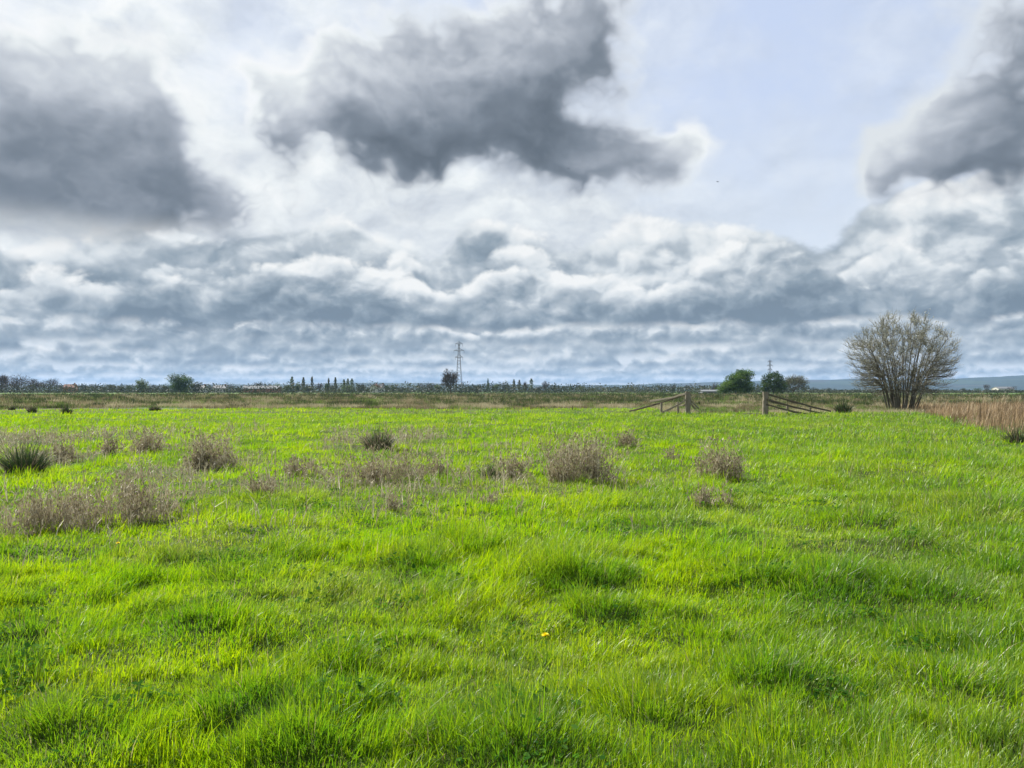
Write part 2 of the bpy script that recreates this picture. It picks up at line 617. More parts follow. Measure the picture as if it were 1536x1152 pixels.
def val(name): return E(attr(name).outputs['Fac'])


# ------------------------------------------------------------------ materials of the plain
def mat_ground():
    m = new_mat('ground_turf')
    P = world_pos()
    x, y, z = split(P)
    n1 = noise(P, 0.35, 6.0, 0.6)
    n2 = noise(P, 3.0, 4.0, 0.6)
    n3 = noise(vec(x * 0.012, y * 0.05, 0.0), 1.0, 5.0, 0.6)
    turf = ramp(n2, [(0.25, (.030, .034, .012)), (0.5, (.045, .066, .014)), (0.75, (.070, .105, .020))])
    soil = mix(n2, (.035, .028, .018), (.09, .075, .045))
    near = mix(smooth(n1, .56, .68) * 0.5, turf, soil)
    rough = ramp(n3, [(0.3, (.050, .065, .022)), (0.45, (.075, .070, .035)), (0.55, (.060, .095, .025)), (0.7, (.10, .10, .05))])
    farf = ramp(noise(vec(x * 0.0016, y * 0.006, 0.0), 1.0, 3.0, 0.6), [(0.3, (.055, .10, .03)), (0.5, (.09, .15, .04)), (0.7, (.12, .14, .06))])
    c = mix(smooth(y, 52.0, 66.0), near, rough)
    c = mix(smooth(y, 235.0, 300.0), c, farf)
    surface(bsdf(c, 0.95, 0.1))
    return m


def mat_grass():
    m = new_mat('meadow_grass_leaf')
    P = world_pos()
    x, y, z = split(P)
    r, dry = val('rnd'), val('dry')
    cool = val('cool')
    patch = noise(vec(x * 0.30, y * 0.30, 0.0), 1.0, 4.0, 0.6)
    col = ramp(r, [(0.0, (.048, .140, .006)), (0.35, (.098, .210, .005)), (0.7, (.150, .260, .005)), (1.0, (.230, .305, .008))])
    col = mix(smooth(patch, 0.40, 0.62) * 0.55, col, mix(r, (.115, .215, .005), (.27, .31, .008)))
    col = mix(cool * 0.75, col, mix(r, (.010, .045, .008), (.055, .15, .022)))  # dark tint: bluish coarse grass, and shade painted in front of mounds
    straw = mix(r, (.26, .20, .085), (.42, .36, .20))
    col = mix(dry, col, straw)
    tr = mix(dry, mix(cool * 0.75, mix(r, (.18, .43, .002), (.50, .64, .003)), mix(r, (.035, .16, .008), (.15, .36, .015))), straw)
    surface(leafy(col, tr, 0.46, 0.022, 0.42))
    return m


def mat_marsh():
    m = new_mat('marsh_blades')
    r, ty = val('rnd'), val('dry')
    green = ramp(r, [(0.0, (.020, .036, .012)), (0.45, (.050, .080, .020)), (0.7, (.095, .155, .026)), (1.0, (.15, .25, .03))])
    straw = ramp(r, [(0.0, (.095, .072, .042)), (0.4, (.20, .155, .088)), (0.7, (.30, .25, .14)), (1.0, (.48, .42, .28))])
    c = mix(ty, green, straw)
    surface(leafy(c, c, 0.30, 0.02, 0.5))
    return m


def mat_reed():
    m = new_mat('dead_reed_stems')
    r = val('rnd')
    c = ramp(r, [(0.0, (.12, .080, .042)), (0.5, (.27, .185, .100)), (0.8, (.42, .305, .175)), (1.0, (.54, .45, .29))])
    surface(leafy(c, c, 0.30, 0.02, 0.5))
    return m


MAT_GROUND, MAT_GRASS, MAT_MARSH, MAT_REED = mat_ground(), mat_grass(), mat_marsh(), mat_reed()

# ------------------------------------------------------------------ the ground: one sheet to the horizon
def build_ground():
    rad = np.concatenate([[0.0], np.geomspace(0.4, 3.0, 24)[:-1], np.geomspace(3.0, 30, 250)[:-1], np.geomspace(30, 300, 110)[:-1], np.geomspace(300, 9500, 30)])
    f = np.linspace(-0.78, 0.78, 620)
    back = np.linspace(0.78, 2 * np.pi - 0.78, 90)[1:-1]
    ang = np.concatenate([f, back])
    R, A = np.meshgrid(rad, ang, indexing='ij')
    x, y = R * np.sin(A), R * np.cos(A)
    z = relief(x, y)
    v = np.stack([x, y, z], -1).reshape(-1, 3)
    na = len(ang)
    i, j = np.meshgrid(np.arange(1, len(rad) - 1), np.arange(na), indexing='ij')
    jn = (j + 1) % na
    q = np.stack([i * na + j, i * na + jn, (i + 1) * na + jn, (i + 1) * na + j], -1).reshape(-1, 4)
    q = q[:, ::-1]
    j = np.arange(na)
    t = np.stack([np.zeros(na, int), na + (j + 1) % na, na + j], -1)
    me = mesh_np('ground', v, [q, t], smooth_shade=True)
    o = link('ground', me, mats=[MAT_GROUND])
    return props(o, kind='structure')


build_ground()


def scatter(r0, r1, n, half=0.74):
    """n points in a sector, evenly by area, with a strip added so that a step aside stays covered"""
    r = np.sqrt(RNG.uniform(r0 * r0, r1 * r1, n))
    a = RNG.uniform(-half, half, n)
    return r * np.sin(a), r * np.cos(a)


def build_grass():
    S = Sward()
    wind = math.radians(18)
    for (r0, r1, n, segs, w0, hk) in [(1.6, 4.5, 150000, 4, .0046, 1.0), (4.5, 8, 225000, 3, .0058, 1.0), (8, 14, 235000, 3, .0085, 1.02), (14, 25, 235000, 2, .013, 1.05), (25, 45, 215000, 2, .022, 1.1), (45, 74, 160000, 2, .036, 1.15), (0, 0, 330000, 3, .0068, 1.0)]:
        if r1 == 0:          # the strips beside the view
            x, y = RNG.uniform(-11, 11, n), RNG.uniform(-2, 11, n)
            out_ = (np.abs(np.arctan2(x, y)) > .70) | (np.hypot(x, y) < 1.7)
            x, y = x[out_], y[out_]
            n = len(x)
        else:
            x, y = scatter(r0, r1, n, .74 if r1 <= 8 else .86)
        # clumps: draw blades together
        cl = RNG.normal(0, 1, (n, 2)) * 0.0
        e = edge_y(x)
        keep = (y < e + RNG.normal(0, 1.2, n) + 7 * fb(x / 4.5, y / 7, 66, 2) - 1) & (x < reed_x(y) + RNG.normal(0, .5, n))
        tr = tracks(x, y)
        keep &= RNG.random(n) > tr * 0.55
        x, y, tr = x[keep], y[keep], tr[keep]
        n = len(x)
        H = tall(x, y)
        hk = hk * (.88 + .12 * sstep(np.hypot(x, y), 4.5, 9))
        h = H * hk * RNG.lognormal(0, .34, n) * (1 - 0.35 * tr)
        rnd = np.clip(0.5 + 0.25 * fb(x / 0.8, y / 0.8, 81, 2) + RNG.normal(0, .26, n), 0, 1)
        right = sstep(x - 0.10 * y, 0.5, 5)
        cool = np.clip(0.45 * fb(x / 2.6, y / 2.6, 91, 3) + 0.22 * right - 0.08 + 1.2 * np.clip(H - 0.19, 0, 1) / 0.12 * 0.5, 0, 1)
        comb = fb(x / 1.3, y / 1.3, 101, 2) * 1.6 + wind
        phi = np.where(RNG.random(n) < 0.62, comb + RNG.normal(0, .55, n), RNG.uniform(0, 2 * np.pi, n))
        # blades on a tussock fall outwards
        for (mx, my), rad, mh in MOUNDS:
            dx_, dy_ = x - mx, y - my
            d = np.hypot(dx_, dy_)
            on = (d < rad * 1.1) & (RNG.random(n) < 0.65)
            phi = np.where(on, np.arctan2(dy_, dx_) + RNG.normal(0, .5, n), phi)
        front_shade = np.zeros(n)
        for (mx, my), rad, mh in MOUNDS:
            front_shade = np.maximum(front_shade, np.exp(-(((x - mx) / (rad * 1.0)) ** 2 + ((y - my + rad * .45) / (rad * .6)) ** 2)) * min(1.0, mh / .13))  # coarse bluish grass plus shade painted on each mound's near side
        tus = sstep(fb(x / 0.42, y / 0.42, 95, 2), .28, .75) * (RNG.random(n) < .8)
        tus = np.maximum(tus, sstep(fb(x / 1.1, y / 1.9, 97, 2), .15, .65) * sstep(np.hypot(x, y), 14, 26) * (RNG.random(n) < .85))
        cool = np.clip(np.maximum(cool, np.maximum(front_shade * .95, tus * .65)), 0, 1)
        rnd = np.clip(rnd - .22 * front_shade * (RNG.random(n) < .7), 0, 1)
        lean = np.clip(RNG.normal(.45, .26, n) + 0.25 * right * sstep(fb(x / 1.1, y / 1.1, 105, 2), -.1, .5) + 1.0 * np.clip(H - .16, 0, 1), 0.05, 1.5)
        dry = (RNG.random(n) < 0.035 + 0.22 * tr + 0.03 * right).astype(float) * RNG.uniform(.5, 1, n)
        dry = np.maximum(dry, np.clip(0.40 * fb(x / 1.5, y / 1.5, 111, 3) - 0.08, 0, .6) * RNG.random(n))
        w = w0 * RNG.lognormal(0, .25, n)
        v, q, t, m = blades(x, y, relief(x, y) - 0.01, h, w, phi, lean, segs)
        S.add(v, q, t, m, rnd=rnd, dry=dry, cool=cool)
    o = link('meadow_grass', S.build('meadow_grass'), mats=[MAT_GRASS])
    props(o, 'short lush bright green grass covering the whole meadow', 'grass', kind='stuff')


build_grass()
# ------------------------------------------------------------------ the rough marsh behind the meadow
STRAW_SPOTS = [(at(px, py), r) for px, py, r in [  # bleached dead grass that stands out
    (1012, 617, 1.7), (1085, 612, 1.4), (985, 615, 1.3), (1190, 618, 2.2), (1225, 617, 1.5), (1300, 619, 2.0), (1345, 620, 2.4), (1390, 619, 2.0), (925, 612, 1.8), (1420, 620, 1.4),
    (840, 611, 2.0), (735, 612, 2.0), (520, 612, 1.5), (470, 611, 1.3), (312, 611, 2.2), (262, 611, 1.4), (350, 610, 1.4), (190, 611, 1.6), (392, 611, .9), (590, 611, 1.2), (660, 612, 1.0)]]


def build_marsh():
    S = Sward()
    for (d0, d1, n, nb, w, hm) in [(50, 85, 15000, 16, .022, .40), (85, 130, 12000, 15, .034, .52), (130, 200, 9500, 14, .055, .60), (200, 330, 9000, 14, .10, .62)]:
        x, y = scatter(d0, d1, n, 0.72)
        e = edge_y(x)
        k = (y > e - 1.0) & ((x < reed_x(y)) | (y > 70))
        if d0 == 50:  # a thin fringe in front of the edge too
            k |= (y > e - 7) & (RNG.random(n) < 0.05)
        x, y = x[k], y[k]
        n = len(x)
        # patches a metre or two across, each of one kind: dark rush, bleached straw, brown litter, green grass
        sc = 1 + d0 / 90
        gx, gy = x / (1.5 * sc) + .9 * vn(x / 1.3, y / 1.9, 121), y / (2.6 * sc) + .9 * vn(x / 1.6, y / 2.3, 122)
        cell, cell2 = _h(np.floor(gx), np.floor(gy), 123), _h(np.floor(gx), np.floor(gy), 124)
        b = fb(x / 26.0, y / 16.0, 131, 3)
        dark = np.clip(.12 + (y - 66) / 420 + .5 * b, .08, .45)
        grn = np.clip(.42 - (y - 60) / 300 - .3 * b, .25, .5)
        kind = np.where(cell < dark, 0, np.where(cell < dark + grn, 2, 1))
        straw = np.choose(kind, [0.06, 0.9, 0.10])
        tuft_h = np.choose(kind, [hm * 1.05, hm * .75, hm * .55]) * (.75 + .5 * cell2) * RNG.lognormal(0, .2, n)
        tone = np.choose(kind, [.08 + .3 * cell2, .15 + .7 * cell2, .72 + .25 * cell2])
        for (sx, sy), r in STRAW_SPOTS:
            on = np.hypot(x - sx, (y - sy) * 0.5) < r
            straw = np.where(on, 1.0, straw)
            tuft_h = np.where(on, .42, tuft_h)
            tone = np.where(on, .9, tone)
        tuft_h = np.clip(tuft_h, .10, 1.1)
        tuft_t = (RNG.random(n) < straw).astype(float)
        X, Y, T, HH = (np.repeat(q, nb) for q in (x, y, tuft_t, tuft_h))
        m = len(X)
        sp = np.repeat(RNG.uniform(.12, .38, n) * (1 + d0 / 150), nb)
        ph = RNG.uniform(0, 2 * np.pi, m)
        rr = sp * np.sqrt(RNG.random(m))
        X, Y = X + rr * np.cos(ph), Y + rr * np.sin(ph)
        rnd = np.clip(np.repeat(tone + RNG.normal(0, .10, n), nb) + RNG.normal(0, .15, m), 0, 1)
        h = HH * RNG.lognormal(0, .22, m)
        v, q, t, mm = blades(X, Y, relief(X, Y) - .02, h, w * RNG.lognormal(0, .3, m), ph, np.clip(RNG.normal(.35, .2, m), 0, 1.2), 2)
        S.add(v, q, t, mm, rnd=rnd, dry=np.clip(T + RNG.normal(0, .12, m), 0, 1))
    o = link('marsh_grass', S.build('marsh_grass'), mats=[MAT_MARSH])
    props(o, 'rough olive and straw coloured marsh grass beyond the meadow', 'marsh grass', kind='stuff')


build_marsh()


def build_reeds():
    """the russet bed of dead reeds that cuts in from the right"""
    S = Sward()
    n = 95000
    x = RNG.uniform(12, 70, n)
    y = RNG.uniform(16, 76, n)
    front = reed_x(y) + .6 * fb(x / 2.0, y / 2.0, 151, 2)
    k = (x > front) & (y < 72 + 3 * fb(x / 6, y / 6, 152, 2)) & (x / y < 1.0)
    k &= RNG.random(n) < 0.35 + 0.65 * sstep(fb(x / 1.6, y / 1.6, 153, 2), -.6, .3)
    x, y, front = x[k], y[k], front[k]
    n = len(x)
    thick = sstep(x - front, 0, 2.0)
    h = (0.38 + 0.36 * thick + .12 * fb(x / 3, y / 3, 154, 2)) * RNG.lognormal(0, .27, n) * (1 - .35 * sstep(y, 50, 72))
    rnd = np.clip(.48 + .28 * fb(x / 3, y / 3, 155, 2) + RNG.normal(0, .20, n), 0, 1)
    v, q, t, m = blades(x, y, relief(x, y) - .02, h, .020 * RNG.lognormal(0, .3, n) * (y / 40 + .3), RNG.normal(.3, .9, n), np.clip(RNG.normal(.25, .2, n), 0, 1), 2)
    S.add(v, q, t, m, rnd=rnd)
    o = link('reed_bed', S.build('reed_bed'), mats=[MAT_REED])
    props(o, 'russet brown bed of dead reeds at the right edge of the meadow', 'reeds', kind='stuff')


build_reeds()


# ------------------------------------------------------------------ rush tussocks
def mat_rush(name, stops):
    m = new_mat(name)
    c = ramp(val('rnd'), stops)
    surface(leafy(c, c, 0.25, 0.03, 0.45))
    return m


MAT_RUSH = mat_rush('green_rush_stem', [(0.0, (.014, .030, .010)), (.5, (.030, .058, .018)), (1.0, (.075, .115, .040))])
MAT_RUSH_DEAD = mat_rush('dead_rush_stem', [(0.0, (.075, .055, .038)), (.5, (.15, .115, .080)), (1.0, (.27, .215, .155))])
MAT_STALK = mat_rush('dead_weed_stalk', [(0.0, (.15, .125, .072)), (.5, (.34, .295, .185)), (1.0, (.56, .51, .36))])
MAT_SEED = mat_rush('dead_seed_heads', [(0.0, (.14, .11, .064)), (.5, (.28, .235, .145)), (1.0, (.45, .39, .265))])


def fan(n, rad, h, w, lean_m, segs=3, spread=1.0, hsd=.2):
    """stems rising from a clump and leaning outwards, in local coordinates"""
    ph = RNG.uniform(0, 2 * np.pi, n)
    u = np.sqrt(RNG.random(n))
    x, y = u * rad * np.cos(ph) * spread, u * rad * np.sin(ph)
    hh = h * (1 - .35 * u) * RNG.lognormal(0, hsd, n)
    lean = np.clip(lean_m * u + RNG.normal(0, .15, n), 0, 1.3)
    v, q, t, m = blades(x, y, np.full(n, -.03), hh, w * RNG.lognormal(0, .2, n), ph + RNG.normal(0, .4, n), lean, segs, face=RNG.uniform(0, np.pi, n), taper=.8)
    S = Sward()
    S.add(v, q, t, m, rnd=np.clip(.5 + RNG.normal(0, .25, n), 0, 1))
    return S


def rush(px, py, wpx, hpx, label, dead=.35, n=420, group='rush tussocks in the meadow'):
    x, y = at(px, py)
    s = y / FPX
    r = wpx * s * .36
    h = hpx * s * 1.15
    t = root('rush_tussock', (x, y, float(relief(np.array([x]), np.array([y]))[0])), label, 'rush', group)
    w = max(.008, .00075 * y)
    link('green_stems', fan(int(n * (1 - dead)), r * .85, h, w, .75).build('green_stems'), t, [MAT_RUSH])
    link('dead_stems', fan(int(n * dead) + 8, r, h * .92, w, .95).build('dead_stems'), t, [MAT_RUSH_DEAD])
    return t


for args in [
    (38, 708, 78, 46, 'large dark green rush tussock standing alone at the left edge of the meadow', .25, 620),
    (568, 676, 56, 34, 'dark brown-green rush tussock in the middle of the field, straight below the poplars', .40, 420),
    (735, 716, 38, 26, 'small green rush tuft just left of the tallest dead weed stand', .1, 260),
    (1265, 621, 30, 20, 'grey-green round rush tussock between the right fence wing and the bare willow', .15, 320),
    (1526, 667, 40, 26, 'dark rush tuft at the foot of the russet reed bed', .35, 380),
    (100, 617.5, 17, 11, 'dark round rush tussock at the marsh edge, third from the left', .3, 200),
    (48, 617, 16, 9, 'dark rush tussock at the marsh edge, second from the left', .3, 200),
    (18, 615, 14, 6, 'low dark rush tussock at the marsh edge, nearest the left border', .3, 160),
    (233, 615.5, 20, 9, 'dark rush tussock at the marsh edge below the dark ivy-clad tree', .35, 220),
    (145, 611, 42, 8, 'long low bank of dark rushes at the marsh edge', .25, 340),
]: rush(*args)


# ------------------------------------------------------------------ stands of dead weeds
def weed_mesh(n, rad, h, w, spread=1.0):
    """branched dead stalks with side twigs; returns stalks and seed heads"""
    S, D = Sward(), Sward()
    ph = RNG.uniform(0, 2 * np.pi, n)
    u = np.sqrt(RNG.random(n))
    cx, cy = RNG.normal(0, .55, (2, max(3, n // 16)))
    pick = RNG.integers(0, len(cx), n)
    tight = RNG.random(n) < .72
    x = np.where(tight, cx[pick] * .8 + RNG.normal(0, .14, n), u * np.cos(ph)) * rad * spread
    y = np.where(tight, cy[pick] * .8 + RNG.normal(0, .14, n), u * np.sin(ph)) * rad
    u = np.clip(np.hypot(x / spread, y) / rad, 0, 1.1)
    hh = h * (1.0 - .35 * u) * RNG.lognormal(-.28, .52, n)
    hh = np.minimum(hh, h * 1.25)
    lean = np.clip(.25 * u + RNG.normal(.12, .18, n), 0, 1.2)
    rnd = np.clip(.5 + RNG.normal(0, .25, n), 0, 1)
    v, q, t, m = blades(x, y, np.full(n, -.03), hh, w * RNG.lognormal(0, .25, n), ph + RNG.normal(0, .7, n), lean, 3, face=RNG.uniform(0, np.pi, n), taper=.6)
    S.add(v, q, t, m, rnd=rnd)
    V = v.reshape(n, m, 3)
    for rep in range(4):       # side twigs
        k = RNG.integers(1, 3, n)
        f = RNG.random(n)[:, None]
        c0 = (V[np.arange(n), 2 * k] + V[np.arange(n), 2 * k + 1]) / 2
        nxt = np.minimum(2 * k + 2, m - 1)
        p = c0 * (1 - f) + V[np.arange(n), nxt] * f
        tw, tq, tt, tm = blades(p[:, 0], p[:, 1], p[:, 2], hh * RNG.uniform(.15, .38, n), np.full(n, w * .75), RNG.uniform(0, 2 * np.pi, n), RNG.uniform(.4, 1.2, n), 2, taper=.5)
        S.add(tw, tq, tt, tm, rnd=rnd)
        tip = tw.reshape(n, tm, 3)[:, -1]
        for j in range(2):
            g = tip - np.array([0, 0, .02]) + RNG.normal(0, .018, (n, 3))
            a, b, c, e = blades(g[:, 0], g[:, 1], g[:, 2], RNG.uniform(.03, .07, n), RNG.uniform(1.2, 2.4, n) * w, RNG.uniform(0, 6.3, n), RNG.uniform(0, 1, n), 2, face=RNG.uniform(0, np.pi, n), taper=.4)
            D.add(a, b, c, e, rnd=np.clip(rnd + RNG.normal(0, .2, n), 0, 1))
    return S.build('stalks'), D.build('seed_heads')


def weeds(px, py, wpx, hpx, label, n=150, group='stands of dead weeds in the meadow'):
    x, y = at(px, py)
    s = y / FPX
    t = root('dead_weed_stand', (x, y, float(relief(np.array([x]), np.array([y]))[0])), label, 'dead weeds', group)
    a, b = weed_mesh(int(n * 1.15), min(wpx, 1.7 * hpx + 30) * s * .52, hpx * s * .96, max(.007, .00080 * y), spread=max(1.0, wpx / (1.7 * hpx + 30)))
    link('stalks', a, t, [MAT_STALK])
    link('seed_sprays', b, t, [MAT_SEED])
    return t


for args in [
    (868, 722, 92, 66, 'tallest and densest stand of grey-brown dead weeds, near the middle of the field', 300),
    (1080, 716, 62, 50, 'upright narrow stand of dead weeds farthest right in the field, with green grass round it', 130),
    (1103, 719, 14, 54, 'single thin clump of tall dead stalks beside the farthest right weed stand', 22),
    (315, 698, 74, 46, 'pinkish brown bushy stand of dead weeds left of the field centre', 210),
    (222, 676, 60, 32, 'low pale stand of dead weeds behind the pinkish bushy one', 110),
    (165, 680, 40, 28, 'thin straggling dead weeds left of the low pale stand', 60),
    (942, 672, 40, 26, 'small compact stand of dead weeds behind and right of the tallest stand', 80),
    (190, 782, 120, 66, 'broad broken stand of dead weeds with dark litter at its foot, in the left foreground', 190),
    (185, 742, 36, 40, 'upright dark clump of stalks rising behind the broad broken stand', 50),
    (55, 795, 150, 60, 'nearest wide bank of tangled pale dead weeds at the left border', 280),
    (108, 775, 34, 46, 'dark spiky clump of dead stalks in the left border bank', 50),
    (398, 744, 40, 40, 'slim leaning clump of dead stalks on a grassy hump', 44),
    (578, 722, 120, 44, 'wide flattened patch of dead weeds with bare dark soil, below the brown-green rush tussock', 200),
    (455, 712, 70, 26, 'low flattened patch of dead weeds left of the wide one', 80),
    (770, 716, 60, 34, 'pale loose dead weeds between the green rush tuft and the tallest stand', 90),
    (655, 712, 70, 28, 'sparse pale dead weeds right of the wide flattened patch', 70),
    (740, 756, 40, 24, 'small grey tuft of dead stalks in front of the loose pale weeds', 30),
    (1065, 760, 56, 34, 'sparse grey dead stalks in front of the farthest right stand', 60),
    (95, 690, 50, 36, 'thin brown dead weeds right beside the large left rush tussock', 60),
    (255, 768, 30, 40, 'few pale stalks at the right end of the broad broken stand', 26),
    (595, 764, 60, 30, 'scattered thin stalks in the grass below the wide flattened patch', 34),
    (1008, 690, 30, 18, 'faint low dead stalks left of the farthest right stand', 26),
]: weeds(*args)


def build_stalks():
    """thin dead stalks too many to count, strewn between the stands"""
    S = Sward()
    n = 46000
    x, y = scatter(8, 40, n, .70)
    p = tracks(x, y)
    k = RNG.random(n) < p * .85 + .008 * (y < 30) * (x < 2)
    x, y = x[k], y[k]
    n = len(x)
    h = np.clip(RNG.lognormal(-1.35, .45, n), .06, .7)
    v, q, t, m = blades(x, y, relief(x, y) - .02, h, .0065 + .00055 * y, RNG.uniform(0, 6.3, n), np.clip(RNG.normal(.5, .4, n), 0, 1.5), 2, taper=.5)
    S.add(v, q, t, m, rnd=np.clip(RNG.normal(.55, .25, n), 0, 1))
    V = v.reshape(n, m, 3)
    for rep in range(3):
        g = V[:, 2 + rep % 2]
        a, b, c, e = blades(g[:, 0], g[:, 1], g[:, 2], h * .4, .004 + .0004 * y, RNG.uniform(0, 6.3, n), RNG.uniform(.3, 1.2, n), 2, taper=.5)
        S.add(a, b, c, e, rnd=np.clip(RNG.normal(.5, .25, n), 0, 1))
    o = link('dead_stalks', S.build('dead_stalks'), mats=[MAT_STALK])
    props(o, 'thin grey dead stalks strewn through the grass of the middle field', 'dead stalks', kind='stuff')


build_stalks()


def build_broadleaf():
    """low patches of clover and buttercup leaves between the grass"""
    n0 = 150
    x, y = scatter(3.2, 13, n0, .66)
    k = fb(x / 1.5, y / 1.5, 161, 2) > -.1
    x, y = x[k], y[k]
    nb = 70
    X, Y = np.repeat(x, nb), np.repeat(y, nb)
    m = len(X)
    sg = np.repeat(RNG.uniform(.06, .20, len(x)), nb)
    X, Y = X + RNG.normal(0, 1, m) * sg, Y + RNG.normal(0, 1, m) * sg * .8
    Z = relief(X, Y) + np.clip(tall(X, Y), .03, .22) * RNG.uniform(.35, .92, m)
    size = RNG.uniform(.009, .020, m)
    a = RNG.uniform(0, 6.3, m)
    tx, ty = RNG.normal(0, .35, m), RNG.normal(0, .35, m)
    P = []
    for k in range(6):
        th = a + k * np.pi / 3
        rr = size * (1.0 if k % 2 == 0 else .78)
        ox, oy = rr * np.cos(th), rr * np.sin(th)
        P.append(np.stack([X + ox, Y + oy, Z + ox * tx + oy * ty], 1))
    v = np.stack(P, 1).reshape(-1, 3)
    f = np.arange(m)[:, None] * 6 + np.arange(6)
    me = mesh_np('clover_leaves', v, [f], {'rnd': np.repeat(RNG.random(m), 6)})
    mt = new_mat('broad_leaf')
    c = ramp(val('rnd'), [(0, (.022, .070, .012)), (.6, (.045, .115, .018)), (1, (.085, .165, .03))])
    tr = ramp(val('rnd'), [(0, (.05, .20, .015)), (1, (.16, .36, .03))])
    surface(leafy(c, tr, .35, 0))
    o = link('clover_leaves', me, mats=[mt])
    props(o, 'small round dark leaves of clover among the near grass', 'clover', kind='stuff')


build_broadleaf()


# ------------------------------------------------------------------ flowers
def plain(name, color, rough=.7, spec=.3):
    m = new_mat(name)
    P = world_pos()
    n = noise(P, 9.0, 3.0, .6)
    surface(bsdf(mix(n, tuple(c * .8 for c in color), tuple(min(1, c * 1.2) for c in color)), rough, spec))
    return m


MAT_YELLOW = plain('dandelion_yellow', (.85, .70, .01))
MAT_STEM = plain('flower_stem_green', (.08, .16, .03))


def dandelion(px, py, size, label, z=.17):
    y = FPX * (CAM_Z - z) / (py - HORIZON)
    x = (px - CX) / FPX * y
    g = float(relief(np.array([x]), np.array([y]))[0])
    t = root('dandelion', (x, y, g), label, 'flower', 'yellow dandelions')
    top = z - g
    n = 70
    k = np.arange(n)
    tilt = np.sqrt((k + .5) / n) * 1.45
    phi = k * 2.39996
    L = size * .5 * (0.75 + .25 * tilt / 1.45)
    c, s = np.cos(phi), np.sin(phi)
    dirv = np.stack([c * np.sin(tilt), s * np.sin(tilt), np.cos(tilt)], 1)
    side = np.stack([-s, c, 0 * s], 1)
    o = np.array([0, 0, top])
    w = size * .07
    A = o + dirv * L[:, None] * .1
    pts = [A - side * w * .5, A + side * w * .5, o + dirv * L[:, None] + side * w * .6, o + dirv * L[:, None] - side * w * .6]
    v = np.stack(pts, 1).reshape(-1, 3)
    link('petals', mesh_np('petals', v, [np.arange(n)[:, None] * 4 + np.arange(4)]), t, [MAT_YELLOW])
    rings = [(0, .0022), (.5, .002), (1, .002), (1.001, .006)]
    vs, fs = [], []
    for i, (f, r) in enumerate(rings):
        for j in range(6): vs.append((r * math.cos(j * 1.0472) + .01 * math.sin(f * 3), r * math.sin(j * 1.0472), top * f))
    for i in range(3):
        for j in range(6): fs.append((i * 6 + j, i * 6 + (j + 1) % 6, i * 6 + 6 + (j + 1) % 6, i * 6 + 6 + j))
    link('stem', mesh_np('stem', vs, [np.array(fs)]), t, [MAT_STEM])


dandelion(818, 953, .050, 'open yellow dandelion in the near grass, the larger flower', .17)
dandelion(178, 815, .042, 'tiny yellow dandelion in front of the broken weed stand, far from the other flower', .17)
# ------------------------------------------------------------------ tubes and foliage
def tubes(lines, sides=4):
    """list of (points (k,3), radii (k)) -> verts, quads"""
    V, F, n = [], [], 0
    for pts, rad in lines:
        pts, rad = np.asarray(pts, float), np.asarray(rad, float)
        k = len(pts)
        tan = np.gradient(pts, axis=0)
        tan /= np.linalg.norm(tan, axis=1)[:, None] + 1e-9
        ref = np.where(np.abs(tan[:, 2:3]) > .9, np.array([[1.0, 0, 0]]), np.array([[0, 0, 1.0]]))
        u = np.cross(tan, ref)
        u /= np.linalg.norm(u, axis=1)[:, None] + 1e-9
        w = np.cross(tan, u)
        a = np.arange(sides) * 2 * np.pi / sides
        ring = pts[:, None] + rad[:, None, None] * (u[:, None] * np.cos(a)[None, :, None] + w[:, None] * np.sin(a)[None, :, None])
        V.append(ring.reshape(-1, 3))
        i, j = np.meshgrid(np.arange(k - 1), np.arange(sides), indexing='ij')
        jn = (j + 1) % sides
        F.append(np.stack([i * sides + j, i * sides + jn, (i + 1) * sides + jn, (i + 1) * sides + j], -1).reshape(-1, 4) + n)
        n += k * sides
    return np.concatenate(V), np.concatenate(F)


def tube_mesh(name, lines, sides=4, rnd=None):
    v, f = tubes(lines, sides)
    at_ = {'rnd': np.repeat(np.random.default_rng(1).random(len(lines)), [len(l[0]) * sides for l in lines])}
    return mesh_np(name, v, [f], at_, smooth_shade=True)


def leaf_mesh(name, P, size, rnd, up=None, wide=.55):
    """leaf-like lozenges at points P"""
    n = len(P)
    d = RNG.normal(0, 1, (n, 3))
    if up is not None: d = d * .45 + up
    d /= np.linalg.norm(d, axis=1)[:, None]
    s = np.cross(d, RNG.normal(0, 1, (n, 3)))
    s /= np.linalg.norm(s, axis=1)[:, None] + 1e-9
    L, W = size[:, None], size[:, None] * wide
    v = np.stack([P - d * L * .5, P + s * W * .5, P + d * L * .5, P - s * W * .5], 1).reshape(-1, 3)
    return mesh_np(name, v, [np.arange(n)[:, None] * 4 + np.arange(4)], {'rnd': np.repeat(rnd, 4)})


def mat_leaf(name, a, b, c, trans=.3):
    m = new_mat(name)
    col = ramp(val('rnd'), [(0, a), (.5, b), (1, c)])
    surface(leafy(col, col, trans, .02, .5))
    return m


def mat_bark(name, a, b):
    m = new_mat(name)
    P = world_pos()
    x, y, z = split(P)
    n = noise(vec(x * 9, y * 9, z * 2.5), 1.0, 4.0, .65)
    surface(bsdf(mix(n, a, b), .9, .15, n, .01))
    return m


